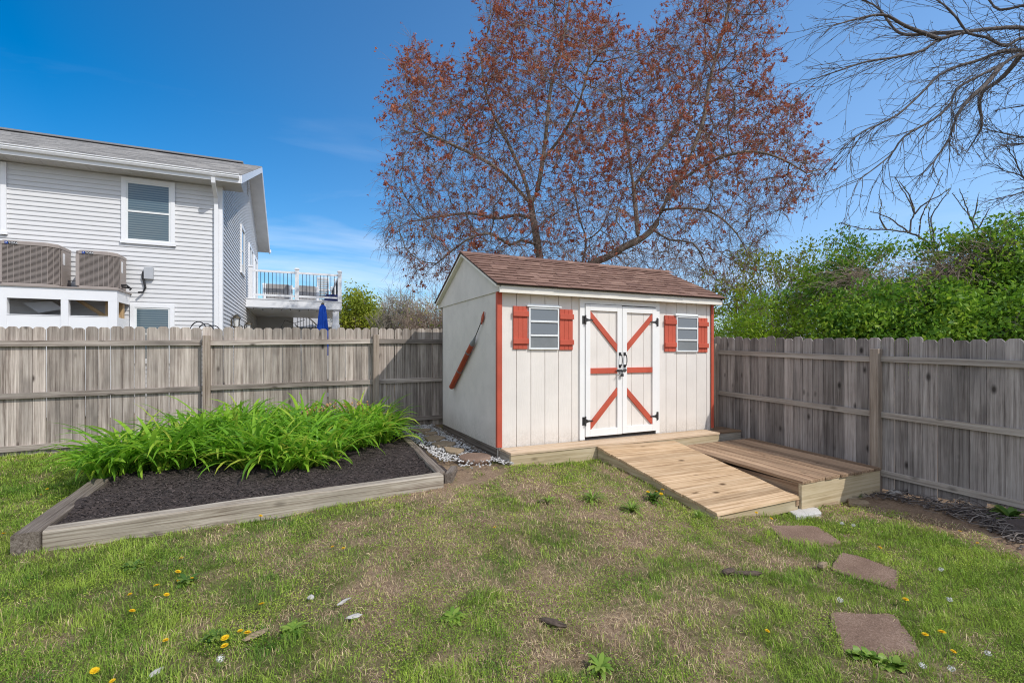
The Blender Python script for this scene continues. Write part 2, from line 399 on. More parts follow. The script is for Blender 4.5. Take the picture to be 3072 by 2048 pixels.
for x0, x1, y0, y1 in ((-.010, .056, -.022, -.005), (SL-.040, SL+.012, -.022, -.005)):
    w = MB(); w.box((x0, y0, ZB+.004), (x1, y1, ZB+1.926), 2)
    xs = (x0, 0.) if x0 < 1 else (SL, x1)
    w.box((xs[0], -.005, ZB+.004), (xs[1], .03, ZB+1.926), 2)
    w.build('corner_trim', M['red'], shed, .002)
# windows
def shed_window(x0, x1, z0, z1):
    fr = MB(); y0, y1 = -.034, -.004; t = .022
    fr.box((x0, y0, z0), (x0+t, y1, z1), 2).box((x1-t, y0, z0), (x1, y1, z1), 2).box((x0+t, y0, z0), (x1-t, y1, z0+t), 0).box((x0+t, y0, z1-t), (x1-t, y1, z1), 0)
    h = (z1-z0)
    for q in (.335, .665): fr.box((x0+t, y0-.004, z0+h*q-.012), (x1-t, y1, z0+h*q+.012), 0)
    fo = fr.build('window', M['alum'], shed, .003)
    for k in range(3):
        za = z0+t+(h-2*t)*k/3+.012*(k > 0); zb = z0+t+(h-2*t)*(k+1)/3-.012*(k < 2)
        p = MB(); p.box((x0+t, y0+.012, za), (x1-t, y0+.018, zb)); p.build('pane', M['dirtyglass'] if k == 0 else M['shedglass'], fo)
    c = MB(); c.box((x0-.03, -.045, z1+.004), (x1+.03, -.004, z1+.022)); c.box((x0-.005, -.02, z1+.022), (x1+.005, -.004, z1+.04)); c.build('drip_cap', M['alum'], fo)
def shutter(x0, x1, z0, z1):
    s = MB(); n = 3; wd = (x1-x0)/n
    for k in range(n): s.box((x0+k*wd+.001, -.024, z0), (x0+(k+1)*wd-.001, -.005, z1), 2)
    so = s.build('shutter', M['red'], shed, .002)
    for zc in (z1-.095, z0+.10):
        b = MB(); b.box((x0-.008, -.046, zc-.034), (x1+.006, -.0245, zc+.034), 0); b.build('batten', M['red'], so, .003)
for (x0, x1, z0, z1), sa, sb in ((WIN[0], (.209,.408), (.884,1.084)), (WIN[1], (2.676,2.884), (3.338,3.535))):
    shed_window(x0, x1, z0, z1)
    shutter(sa[0], sa[1], z0+.005, z1+.005); shutter(sb[0], sb[1], z0-.004, z1-.012)
# door frame and doors
w = MB(); y0, y1 = -.030, -.003
w.box((DX0, y0, ZB+.004), (DX0+.078, y1, DTOP), 2).box((DX1-.07, y0, ZB+.004), (DX1, y1, DTOP), 2).box((DX0+.078, y0, 1.955), (DX1-.07, y1, DTOP), 0)
w.build('door_frame', M['white'], shed, .002)
w = MB(); w.box((DX0+.08, .001, ZB+.004), (DX1-.07, .0195, 1.957)); w.build('doorway', M['iron'], shed)
def leaf(x0, x1, z0, z1, hinge_left):
    p = MB(); t = .074; tm = .078
    n = 4; xs = np.linspace(x0+.02, x1-.02, n+1)
    if hinge_left: xs = [x0+.02, 1.472, 1.673, 1.80, x1-.02]
    else: xs = [x0+.02, 2.06, 2.28, x1-.02]
    for a, b in zip(xs[:-1], xs[1:]): p.box((a+.003, -.020, z0+.02), (b-.003, -.002, z1-.02), 2)
    p.box((x0+.02, -.012, z0+.02), (x1-.02, -.004, z1-.02), 2)
    d = p.build('door', M['cream'], shed)
    f = MB(); fy0, fy1 = -.046, -.0205
    ta, tb = (t, tm) if hinge_left else (tm, t)
    f.box((x0, fy0, z0), (x0+ta, fy1, z1), 2).box((x1-tb, fy0, z0), (x1, fy1, z1), 2).box((x0+ta, fy0, z1-.085), (x1-tb, fy1, z1), 0).box((x0+ta, fy0, z0), (x1-tb, fy1, z0+.095), 0)
    f.build('rail_frame', M['white'], d, .002)
    a, b = (x0+ta, x1-tb); ya, yb = -.042, -.0205
    hx, ix = (a, b) if hinge_left else (b, a)            # hinge side, inner side
    zt, zb_ = z1-.085, z0+.10
    for q in ((zt, zt-.095, 1.303, 1.409), (zb_-.02, zb_+.09, .812, .706)):
        r = MB(); r.prism([(hx, ya, q[0]), (hx, ya, q[1]), (ix, ya, q[2]), (ix, ya, q[3])], (0, yb-ya, 0)); r.build('brace', M['red'], d, .002)
    r = MB(); r.box((a-.004, ya-.001, 1.012), (b+.004, yb, 1.087), 0); r.build('cross_bar', M['red'], d, .002)
    for zc in (1.735, .378):
        h = MB(); s = 1 if hinge_left else -1; xh = x0-.012 if hinge_left else x1+.012
        h.box((min(xh, xh-s*.034), -.036, zc-.055), (max(xh, xh-s*.034), -.0305, zc+.055), 2)
        h.tube([(xh+s*.006, -.052, zc-.062), (xh+s*.006, -.052, zc+.062)], .009, 8)
        h.prism([(xh+s*.012, -.0515, zc+.03), (xh+s*.012, -.0515, zc-.03), (xh+s*.045, -.0515, zc-.014), (xh+s*.13, -.0515, zc-.006), (xh+s*.13, -.0515, zc+.006), (xh+s*.045, -.0515, zc+.014)], (0, .005, 0))
        for q in (-.045, .045): h.blob((xh-s*.022, -.037, zc+q), .006)
        h.build('hinge', M['iron'], d)
    xh = (x1-.036) if hinge_left else (x0+.036)
    h = MB()
    h.box((xh-.02, -.051, 1.255), (xh+.02, -.0465, 1.30), 2).box((xh-.02, -.051, 1.085), (xh+.02, -.0465, 1.13), 2)
    h.tube([(xh, -.05, 1.275), (xh+.004, -.078, 1.262), (xh+.006, -.088, 1.22), (xh+.006, -.09, 1.19), (xh+.006, -.088, 1.16), (xh+.004, -.078, 1.12), (xh, -.05, 1.105)], .0072, 8)
    h.build('handle', M['iron'], d, smooth=False)
    return d
dl = leaf(1.274, 1.876, .165, 1.948, True); leaf(1.884, 2.498, .170, 1.94, False)
w = MB()
w.box((1.79, -.053, 1.032), (1.872, -.0465, 1.066), 0).tube([(1.76, -.058, 1.049), (1.945, -.058, 1.052)], .007, 8).tube([(1.83, -.058, 1.05), (1.815, -.075, 1.01), (1.79, -.082, .985)], .006, 8).box((1.9, -.06, 1.032), (1.94, -.0465, 1.072), 2)
w.tube([(1.845, -.07, 1.045), (1.838, -.074, 1.0), (1.862, -.074, .995), (1.868, -.07, 1.045)], .006, 6).box((1.834, -.085, .965), (1.874, -.066, 1.003), 2)
w.build('latch', M['iron'], dl)
w = MB(); w.box((0.02, -.0025, ZB-.30), (SL, .018, ZB-.021)); w.box((.0, .05, -.03), (.019, SW-.02, ZB-.012), 1); w.build('skid', M['timber_old'], shed)
# harpoon shaped ornament hung on the side wall
orn = thing('harpoon_ornament', 'red wooden harpoon shaped ornament hung slanting on the side wall of the shed', 'ornament', (-.05, 1.1, .75))
def sidept(u, v, x=-.045): return onX(u, v, x)
pb, pm, pt, pe = sidept(1354,1162), sidept(1391,1085), sidept(1416,1033), sidept(1424,1012)
w = MB(); dirv = (pt-pb)/np.linalg.norm(pt-pb)
w.tube([pb-dirv*.006, pb, pb+dirv*.02, pm, pt], [.020, .032, .040, .037, .034], 14); hb = w.build('handle', M['dart'], orn, smooth=False)
for q in (.42, .83):
    c = pb+(pt-pb)*q; w = MB(); w.tube([c-dirv*.012, c+dirv*.012], .0395, 14); w.build('ring', M['leaddart'], orn)
w = MB(); w.tube([pt, pt+dirv*.05, pt+dirv*.10, pe+dirv*.03], [.0345, .03, .02, .008], 12); w.build('collar', M['leaddart'], orn)
tp = sidept(1450.5, 934, -.03); ta = sidept(1443, 967, -.03)
w = MB(); w.tube([pt+dirv*.08, ta], .006, 8); w.build('rod', M['iron'], orn)
w = MB(); d2 = (tp-ta)/np.linalg.norm(tp-ta); sd = np.cross(d2, np.array([1,0,0])); w.prism([ta-d2*.02+sd*.018, ta-d2*.02-sd*.014, ta+(tp-ta)*.45-sd*.03, tp, ta+(tp-ta)*.5+sd*.03], (.014, 0, 0)); w.build('barb', M['dart'], orn)
# ------------------------------------------------------------------ steps, ramp and platform
st = thing('door_step', 'pale wooden step running along the front wall of the shed', 'step', (1.75, -.17, 0))
w = MB()
for k, (a, b) in enumerate(((-.172, -.026), (-.33, -.176))): w.box((.03, a, .088-.004*k), (3.45, b, .118-.004*k), 0)
w.build('tread', M['step'], st, .003)
w = MB(); w.box((.032, -.322, -.12), (3.448, -.284, .082), 0, .35); w.build('riser', M['skirt'], st, .003)
for xa, zz in ((.032, -.10), (3.41, -.2)): w = MB(); w.box((xa, -.283, zz), (xa+.038, -.004, .082), 1, .4); w.build('end_board', M['timber'], st, .003)
st2 = thing('fence_side_step', 'short lower wooden step between the shed corner and the fence', 'step', (3.76, -.1, 0))
w = MB()
for a, b in ((-.2, -.075), (-.07, .06), (.065, .19)): w.box((3.454, a, .062), (4.07, b, .088), 0, .3)
w.build('tread', M['deck'], st2, .003); w = MB(); w.box((3.455, -.19, -.25), (4.065, -.155, .058), 0); w.build('riser', M['timber'], st2, .003)
# ramp of crosswise boards
TL, TR, BL, BR = (np.array(p) for p in ((1.25,-.335,.098), (2.55,-.335,.068), (1.36,-2.13,-.238), (2.575,-2.13,-.232)))
rp = thing('ramp', 'pale wooden ramp of crosswise boards leading up to the shed doors', 'ramp', ((TL+BR)/2*np.array([1,1,0])+np.array([0,0,-.3])))
w = MB(); nb = 13
for k in range(nb):
    a0, a1 = k/nb, (k+1)/nb-.004/1.8
    p0, p1 = TL+(BL-TL)*a0, TL+(BL-TL)*a1; q0, q1 = TR+(BR-TR)*a0, TR+(BR-TR)*a1
    j0, j1 = random.uniform(-.006, .012), random.uniform(-.008, .008)
    ex = (q0-p0)/np.linalg.norm(q0-p0)
    p0, p1 = p0-ex*j0, p1-ex*j0; q0, q1 = q0+ex*j1, q1+ex*j1
    # each board as a skewed prism with its grain crosswise
    pts = [p0, p1, q1, q0]; off = np.array([random.random()*60 for _ in range(3)]); L = np.linalg.norm(q0-p0); dn = np.array([0, -.006, -.032])
    gs = [off, off+[0,.138,0], off+[L,.138,0], off+[L,0,0]]
    w._add([*pts, *[x+dn for x in pts]], [(0,1,2,3), (7,6,5,4), (0,4,5,1), (1,5,6,2), (2,6,7,3), (3,7,4,0)], gs+[x+np.array([0,0,.03]) for x in gs])
w.build('boards', M['ramp'], rp, .003)
for a, b, m in ((TL, BL, 'skirt'), (TR, BR, 'deck')):
    s = 1 if a is TL else -1; dn = np.array([0, 0, -.036]); off = np.array([.01*s, 0, 0]); w = MB()
    w.prism([a+dn+off, b+dn+off, b+dn+off+[0,0,-.06], a+dn+off+[0,0,-.19]], (s*.036, 0, 0), grain=1); w.build('side_board', M[m], rp, .002)
w = MB(); w.obox(BL+[.012,.012,-.037], BR-BL+[-.02,0,0], (0, .036, 0), (0, 0, -.11)); w.build('front_board', M['skirt'], rp, .002)
# low platform by the fence
pf = thing('low_platform', 'low square wooden platform of brown boards between ramp and fence', 'platform', (3.3, -1.25, -.3))
PX0, PX1, PY0, PY1 = 2.61, 4.062, -2.13, -.36; zp = lambda y: -.075+(y-PY0)*.037
w = MB(); n = 11; wd = (PX1-PX0)/n
for k in range(n):
    x0 = PX0+k*wd; e = random.uniform(-.008, .012); zo = random.uniform(-.002, .002)
    w.obox((x0+.003, PY0-.012-e, zp(PY0)-.032+zo), (0, PY1-PY0+.012+e, zp(PY1)-zp(PY0)), (wd-.006, 0, 0), (0, 0, .032))
w.build('boards', M['deck'], pf, .003)
w = MB(); w.box((PX0+.002, PY0, -.40), (PX1-.002, PY0+.036, zp(PY0)-.034), 0, .6); w.build('front_board', M['skirt'], pf, .002)
w = MB(); w.obox((PX0+.004, PY0+.037, -.36), (0, PY1-PY0-.04, 0), (.036, 0, 0), (0, 0, .36+zp(PY0)-.034)); w.build('side_board', M['deck'], pf, .002)
w = MB(); w.box((PX1-.04, PY0+.037, -.4), (PX1-.004, PY1, zp(PY0)-.036), 1); w.build('side_board', M['deck'], pf, .002)
# ------------------------------------------------------------------ fences
def fence(name, label, o, d, n, L0, L1, top, botf, posts, m, rails, s=.1335, gap=.005, po=.02):
    """o: point on the picket face at run 0; d: run direction; n: direction to the yard; top(t): height of the picket tops"""
    o = np.array(o, float); d = np.array(d, float); n = np.array(n, float)
    th = thing(name, label, 'fence', (*(o+d*(L0+L1)/2)[:2], -.1))
    cuts = [L0]+[p for p in posts if L0 < p < L1]+[L1]
    for c0, c1 in zip(cuts[:-1], cuts[1:]):
        w = MB(); k0 = math.ceil((c0-1e-6)/s); k1 = math.ceil((c1-1e-6)/s)
        for k in range(k0, k1):
            t0 = k*s; g_ = gap*random.choice((.4, .8, 1., 1.6)); t1 = t0+s-g_
            zt = top((t0+t1)/2)+random.gauss(0, .010); zb = botf((t0+t1)/2)+random.uniform(-.03, .01)
            ln = random.gauss(0, .004); e = random.uniform(.024, .036)
            P = lambda t, z: np.array([*(o+d*t)[:2], z])+d*ln*(z > 0)
            w.prism([P(t0, zb), P(t1, zb), P(t1, zt-e), P(t1-e*.8, zt-.004), P(t1-e*1.15, zt), P(t0+e*1.15, zt), P(t0+e*.8, zt-.004), P(t0, zt-e)], -n*.016-n*random.uniform(0, .004))
        w.build('picket_panel', M[m if isinstance(m, str) else m[0] if c0 < m[2] else m[1]], th, .0015)
        for r, h in rails:
            w = MB(); a, b = c0+.0, c1-.0
            za, zb = top(a)-r, top(b)-r; j = random.uniform(-.012, .012)
            p = np.array([*(o+d*a)[:2], za-h+j])+n*.001
            w.obox(p, np.array([*(d*(b-a))[:2], zb-za-j*1.6]), n*.038, (0, 0, h)); w.build('rail', M[m if isinstance(m, str) else m[3]], th, .002)
    for p in posts:
        c = o+d*p; w = MB(); h = .094; tp = top(p)-.12+random.uniform(-.02, .02)
        q = np.array([*(c-d*h/2)[:2], botf(p)-.12])+n*po
        w.obox(q, (0, 0, tp-q[2]), d*h, n*.094); w.build('post', M['fence_post'], th, .004)
    return th
lt = lambda X: 1.633+(X+5.7)*.0155 if X < .5 else 1.729
fence('back_fence', 'long grey weathered dog eared picket fence behind the flower bed and shed', (0, 2.88, 0), (1, 0, 0), (0, -1, 0), -10.4, 4.14, lt, lambda X: float(ground(X, 2.88))-.02,
      [-8.2, float(onY(619, 1200, 2.8)[0]), float(onY(1128, 1200, 2.8)[0]), 1.9], 'fence', ((.185, .078), (.86, .075), (1.535, .072)), .1335, .006)
rtp = lambda t: (1.30+.177)+(t-(-1.95))*.033
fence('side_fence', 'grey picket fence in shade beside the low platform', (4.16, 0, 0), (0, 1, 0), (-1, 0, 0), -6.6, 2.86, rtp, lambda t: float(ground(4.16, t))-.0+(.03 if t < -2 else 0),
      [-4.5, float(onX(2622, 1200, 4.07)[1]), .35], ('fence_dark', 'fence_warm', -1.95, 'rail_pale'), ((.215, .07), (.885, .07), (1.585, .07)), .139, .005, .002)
# ------------------------------------------------------------------ the neighbouring house (own frame: c along the south wall, b to the back)
HO = EYE*np.array([1,1,0])+RT*(-6.961)+FW*11.5
HX = RT*.9146+FW*.4043; HY_ = -RT*.4043+FW*.9146
def H(c, b, z): return HO+HX*c+HY_*b+np.array([0, 0, z])
class HB(MB):
    def hb(s, c0, c1, b0, b1, z0, z1, axis=0, rv=None):
        e = [HX*(c1-c0), HY_*(b1-b0), np.array([0, 0, z1-z0])]
        return s.obox(H(c0, b0, z0), e[axis], e[(axis+1) % 3], e[(axis+2) % 3], rv)
M['siding'] = paint('grey_vinyl_siding', (.67,.672,.68), .5, .02, 0)
M['vinyl'] = paint('white_vinyl', (.82,.83,.85), .4, .02, 0)
M['housewin'] = glass('house_window_glass', (.055,.10,.135), .04, .9)
M['blind'] = paint('window_blind', (.30,.36,.37), .6, .05, 0)
M['hroof'] = varmat('grey_roof_shingles', [(.1,(.17,.17,.175)),(.5,(.29,.285,.285)),(.9,(.42,.41,.40))], .95, 60, .4)
M['soffit'] = paint('vented_soffit', (.55,.54,.52), .6, .06, 0)
M['taupe'] = paint('taupe_metal', (.34,.295,.27), .5, .06, 0)
M['coil'] = paint('dark_coil', (.10,.09,.085), .6, .1, 0)
M['logo_blue'] = paint('logo_blue', (.02,.06,.28), .4, .02, 0)
M['black'] = paint('black_plastic', (.03,.03,.033), .5, .1, 0)
M['grey_box'] = paint('grey_box_plastic', (.45,.47,.50), .5, .03, 0)
M['lumber'] = wood('yellow_lumber', (.30,.19,.09), (.50,.34,.18), (.62,.45,.27), knot=.6, var=.2)
M['greywall'] = paint('dim_grey_wall', (.50,.50,.505), .8, .04, 0)
M['blue'] = paint('blue_canvas', (.012,.09,.52), .75, .12, .3)
M['navy'] = paint('navy_cover', (.03,.04,.15), .7, .1, .2)
M['wicker'] = paint('grey_wicker', (.34,.33,.325), .8, .15, 0)
M['cloth_white'] = paint('pale_cushion', (.7,.7,.7), .8, .05, 0)
M['brass'] = paint('lantern_metal', (.10,.085,.06), .4, .1, 0, metal=.6)
M['lampglass'] = glass('lantern_glass', (.75,.75,.72), .2, .5)
M['terracotta'] = paint('terracotta', (.52,.22,.11), .8, .12, 0)
M['stucco'] = paint('pale_stucco', (.72,.58,.42), .9, .06, .3)
house = thing('neighbour_house', 'two storey house with grey lap siding, white trim and a raised side balcony', 'house', H(-4, 5.3, 0))
HD = 10.7; WT = 5.27; EX = .102
def lap(mb, length_fn, z0, z1, side):
    z = z0
    while z < z1:
        h = min(EX, z1-z)
        if side == 'south':
            a, b = length_fn(z)
            mb.prism([H(a, .009, z+.010), H(a, -.020, z+.010), H(a, -.022, z), H(a, -.024, z+.012), H(a, -.006, z+h+.006), H(a, .009, z+h+.006)], HX*(b-a), grain=0)
        else:
            a, b = length_fn(z)
            if b-a > .05: mb.prism([H(-.009, a, z+.010), H(.020, a, z+.010), H(.022, a, z), H(.024, a, z+.012), H(.006, a, z+h+.006), H(-.009, a, z+h+.006)], HY_*(b-a), grain=0)
        z += EX
w = HB(); w.hb(-13, -.01, .01, HD, -.1, WT, 0)
lap(w, lambda z: (-13, -.02), .3, WT-.03, 'south')
RB, RZ = 6.2, 8.0; EZ = 5.46; OS = .45; OG = .47; FB = 11.15
sN = (RZ-EZ)/(RB+OS); sF = (RZ-5.97)/(FB-RB)
def gable_len(z):
    a = max(.0, (z+.15-EZ)/sN-OS) if z > WT-.25 else 0; b = min(HD, FB-(z+.15-5.97)/sF)
    return (max(a, .02), b-.02)
lap(w, gable_len, .3, RZ-.35, 'east')
w.prism([H(-13, .011, WT), H(-13, HD, WT), H(-13, HD, 5.97+(FB-HD)*sF-.12), H(-13, RB, RZ-.12), H(-13, .011, EZ+.46*sN-.12)], HX*12.99)
w.build('wall', M['siding'], house)
w = HB(); w.hb(-.16, .022, -.025, .01, .2, WT, 2); w.hb(.0005, .022, .0, .13, .2, WT+.3, 2); w.build('corner_board', M['vinyl'], house)
w = HB(); w.hb(.0005, .022, HD-.12, HD, .2, WT+.4, 2); w.build('corner_board', M['vinyl'], house)
# roof
w = HB()
c0, c1 = -13.4, OG
for (b0, z0, b1, z1) in ((-OS, EZ, RB, RZ), (RB, RZ, FB, 5.97)):
    w.prism([H(c0, b0, z0-.14), H(c0, b1, z1-.14), H(c0, b1, z1-.01), H(c0, b0, z0-.01)], HX*(c1-.03-c0))
rf = w.build('roof', M['soffit'], house)
w = HB()
dvec = np.array([RB+OS, RZ-EZ]); L = np.hypot(*dvec)
for b0, z0, b1, z1 in ((-OS-.03, EZ-.01, RB, RZ), (FB+.03, 5.96, RB, RZ)):
    L = math.hypot(b1-b0, z1-z0); n = int(L/.145)
    for k in range(n+1):
        f0 = k*.145/L; f1 = min(1, f0+.165/L); c = c0
        pa, pb_ = (b0+(b1-b0)*f0, z0+(z1-z0)*f0), (b0+(b1-b0)*f1, z0+(z1-z0)*f1)
        while c < c1:
            wd = random.uniform(.2, .5); e = min(c+wd, c1)
            w.prism([H(c, pa[0], pa[1]+.003), H(c, pb_[0], pb_[1]), H(c, pb_[0], pb_[1]+.004), H(c, pa[0], pa[1]+.018)], HX*(e-c-.003)); c += wd
w.build('shingles', M['hroof'], rf)
w = HB(); w.hb(c0, c1-.6, RB-.12, RB+.12, RZ+.02, RZ+.07); w.build('ridge_vent', M['hroof'], rf)
w = HB()
w.hb(c0, c1-.02, -OS-.02, -OS, EZ-.20, EZ-.012); 
for b0, z0, b1, z1 in ((-OS-.02, EZ, RB, RZ), (RB, RZ, FB, 5.97)):
    w.prism([H(c1-.028, b0, z0-.20), H(c1-.028, b1, z1-.20), H(c1-.028, b1, z1-.012), H(c1-.028, b0, z0-.012)], HX*.028)
w.build('fascia', M['vinyl'], rf)
w = HB(); w.hb(c0, c1-.03, -OS, -.0, WT-.015, WT, 0)
for k in range(60): w.hb(-11+k*.19, -11+k*.19+.012, -OS+.02, -.02, WT-.021, WT-.0155)
w.hb(c1-.5, c1-.03, -OS+.002, .25, WT-.014, WT+.0); w.build('soffit', M['soffit'], rf)
w = HB(); prof = [(-OS-.021, -.07), (-OS-.021, -.165), (-OS-.085, -.165), (-OS-.11, -.12), (-OS-.105, -.095), (-OS-.125, -.085), (-OS-.125, -.07)]
w.prism([H(c0, b, EZ+z+.05) for b, z in prof], HX*(c1-.05-c0)); w.build('gutter', M['vinyl'], rf)
w = HB(); w.prism([H(OG-.3, FB+.02, 5.85), H(OG-.3, FB+.12, 5.85), H(OG-.3, FB+.14, 5.98), H(OG-.3, FB+.02, 5.98)], HX*.34); w.build('gutter', M['vinyl'], rf)
w = HB(); p = [H(-.1, -OS-.07, EZ-.16), H(-.1, -OS-.05, EZ-.28), H(-.1, -.12, EZ-.52), H(-.1, -.07, EZ-.62), H(-.1, -.07, .2)]
for a, b in zip(p[:-1], p[1:]):
    w.obox(a-HX*.04-HY_*.028, b-a, HX*.08, HY_*.056+np.array([0, 0, .0]))
w.build('downspout', M['vinyl'], house)
def hwin(c0, c1, z0, z1, blinds=1.):
    w = HB(); t = .085
    w.hb(c0, c0+t, -.056, -.001, z0, z1, 2); w.hb(c1-t, c1, -.056, -.001, z0, z1, 2); w.hb(c0+t, c1-t, -.056, -.001, z1-t, z1, 0); w.hb(c0-.02, c1+.02, -.066, -.001, z0-.0, z0+t*.8, 0)
    f = w.build('window', M['vinyl'], house)
    a, b, q0, q1 = c0+t, c1-t, z0+t*.8, z1-t; mid = (q0+q1)/2
    w = HB(); s = .035
    w.hb(a, a+s, -.042, -.001, q0, q1, 2); w.hb(b-s, b, -.042, -.001, q0, q1, 2); w.hb(a+s, b-s, -.042, -.001, q1-s, q1); w.hb(a+s, b-s, -.042, -.001, q0, q0+s*1.2); w.hb(a+s, b-s, -.047, -.001, mid-.02, mid+.02)
    w.build('sash', M['alum'], f)
    w = HB(); w.hb(a+s, b-s, -.034, -.028, q0+s*1.2, mid-.02); w.hb(a+s, b-s, -.034, -.028, mid+.02, q1-s); w.build('pane', M['housewin'], f)
    return f
M['housewin'] = None
def blindglass():
    m, nt, b = new_mat('blind_behind_glass'); g = G(nt); v = g.obj()
    sx = g.n('ShaderNodeSeparateXYZ'); g.l(v, sx.inputs[0])
    wv = g.m('FRACT', g.m('MULTIPLY', sx.outputs[2], 19.)); k = g.mr(wv, .35, .6, 0, 1)
    n = g.noise(v, 1.4, 3)
    c = g.mix(k, (.05,.085,.115), (.16,.21,.225)); c = g.mix(g.mr(n, .3, .7, 0, .5), c, (.06,.12,.16))
    g.l(c, b.inputs['Base Color']); b.inputs['Roughness'].default_value = .06; b.inputs['Specular IOR Level'].default_value = .75
    return m
M['housewin'] = blindglass()
hwin(-1.922, -.925, 3.74, 5.21)
hwin(-1.765, -.935, 1.05, 2.40)
hwin(-4.83, -3.834, 3.73, 5.22)
# east wall openings
def ewin(b0, b1, z0, z1, door=False):
    w = HB(); t = .09
    w.hb(.001, .062, b0, b0+t, z0, z1, 2); w.hb(.001, .062, b1-t, b1, z0, z1, 2); w.hb(.001, .062, b0+t, b1-t, z1-t, z1, 1); w.hb(.001, .07, b0-.02, b1+.02, z0, z0+t*.7, 1)
    if door: w.hb(.001, .055, (b0+b1)/2-.05, (b0+b1)/2+.05, z0, z1-t, 2)
    else: w.hb(.001, .045, b0+t, b1-t, (z0+z1)/2-.02, (z0+z1)/2+.02, 1)
    f = w.build('glass_door' if door else 'window', M['vinyl'], house)
    w = HB(); w.hb(.030, .034, b0+t, b1-t, z0+t*.7, z1-t); w.build('pane', M['housewin'], f)
ewin(3.75, 4.75, 3.78, 5.30); ewin(6.3, 7.9, 3.19, 5.25, True); ewin(8.4, 9.9, 3.19, 5.2, True); ewin(2.35, 4.35, .3, 2.22, True)
w = HB(); q = [H(.02, 6.1+.27*math.cos(k*math.pi/4+.39), 7.12+.27*math.sin(k*math.pi/4+.39)) for k in range(8)]; w.prism(q, HX*.03)
for k in range(4): w.hb(.05, .062, 5.92, 6.28, 6.97+k*.08, 7.0+k*.08)
w.build('gable_vent', M['soffit'], house)
for bb in (1.55, 4.85):
    w = HB(); w.hb(.018, .05, bb-.06, bb+.06, 2.0, 2.2); w.hb(.03, .16, bb-.015, bb+.015, 2.28, 2.30)
    P = H(.15, bb, 0); w.lathe((P[0], P[1], 1.95), [(0, .05), (.02, .09), (.05, .09)], 8); w.lathe((P[0], P[1], 2.22), [(0, .12), (.03, .1), (.1, .03)], 8)
    for k in range(4):
        a = k*1.57+.78; w.tube([P+[.08*math.cos(a), .08*math.sin(a), 2.0], P+[.1*math.cos(a), .1*math.sin(a), 2.22]], .008, 5)
    l = w.build('wall_lantern', M['brass'], house)
    w = HB(); w.lathe((P[0], P[1], 2.0), [(0, .06), (.22, .075)], 8); w.build('lantern_glass', M['lampglass'], l)
w = HB(); P0 = onX(0, 0, 0)
w.hb(-1.50, -1.33, -.10, -.018, 2.96, 3.22); jb = w.build('junction_box', M['grey_box'], house)
w = HB(); q = H(-1.52, -.06, 0); w.tube([q+[0,0,3.12], q+[-.01,0,3.0], q+HX*.02+[0,0,2.88], q+HX*.04+[0,0,2.76], q+HX*.0+[0,0,2.66], q-HX*.06-HY_*.1+[0,0,2.635]], .022, 8); w.build('conduit', M['black'], jb)
# balcony
DKB0, DKB1, DKC, DKZ = 5.42, 10.2, 3.1, 3.17
w = HB(); w.hb(.02, DKC, DKB0+.03, DKB1, DKZ-.33, DKZ, 0); bal = w.build('balcony', M['vinyl'], house)
w = HB(); w.hb(.018, DKC+.03, DKB0, DKB0+.029, DKZ-.30, DKZ-.03); w.hb(DKC+.001, DKC+.03, DKB0+.029, DKB1, DKZ-.30, DKZ-.03); w.hb(.018, DKC+.05, DKB0-.02, DKB0+.03, DKZ-.029, DKZ+.004); w.build('fascia', M['vinyl'], bal)
posts = [(.16, DKB0+.06), (1.62, DKB0+.06), (DKC-.04, DKB0+.06), (DKC-.04, 7.6), (DKC-.04, DKB1-.06), (1.6, DKB1-.06), (.3, DKB1-.06)]
for c, b in posts:
    w = HB(); w.hb(c-.065, c+.065, b-.065, b+.065, DKZ+.005, DKZ+1.08, 2); w.hb(c-.085, c+.085, b-.085, b+.085, DKZ+1.08, DKZ+1.11); w.hb(c-.06, c+.06, b-.06, b+.06, DKZ+1.11, DKZ+1.135); w.build('railing_post', M['vinyl'], bal)
for (ca, ba), (cb, bb) in zip(posts[:-1], posts[1:]):
    w = HB(); k = MB(); A, B = H(ca, ba, 0), H(cb, bb, 0); dv = (B-A)/np.linalg.norm(B-A); A = A+dv*.066; B = B-dv*.066; sd = np.cross(dv, UP)
    for z0, hh, ww in ((DKZ+.93, .07, .07), (DKZ+.10, .06, .05)): w.obox(A-sd*ww/2+[0,0,z0], B-A, sd*ww, (0, 0, hh))
    w.build('railing', M['vinyl'], bal)
    n = int(np.linalg.norm(B-A)/.118)
    for i in range(1, n): p = A+(B-A)*i/n; k.tube([p+[0,0,DKZ+.16], p+[0,0,DKZ+.93]], .0105, 6)
    k.build('balusters', M['black'], bal)
w = HB()
w.hb(DKC-.28, DKC-.06, DKB0+.06, DKB0+.26, .0, DKZ-.33, 2); w.hb(DKC-.31, DKC-.03, DKB0+.03, DKB0+.29, 1.98, 2.32, 2); w.hb(DKC-.33, DKC-.01, DKB0+.01, DKB0+.31, 1.95, 1.98); w.build('support_post', M['vinyl'], bal)
w = HB(); w.hb(.02, 1.45, 9.9, 10.0, 0, DKZ-.331); w.build('rear_wall', M['greywall'], bal)
w = HB(); n = 10                                   # string of little lamps under the balcony edge, unlit
P = [H(.25+i*.29, DKB0-.035, DKZ-.33-.03*(i % 2)) for i in range(n)]; w.tube(P, .005, 4)
for p in P[::1]: w.blob(p-[0,0,.03], .02)
w.tube([H(1.0, 8.5, 2.3), H(1.15, 8.5, 2.62), H(1.5, 8.5, 2.5), H(1.9, 8.5, 2.66)], .012, 5); w.build('string_lights', M['black'], bal)
w = HB()                                           # stair going down behind
s0, s1 = H(1.5, 10.1, DKZ), H(4.2, 10.1, .6)
for sh_ in (.95, .1): w.obox(s0+[0,0,sh_-.75+.0], s1-s0, HY_*.05, (0, 0, .07))
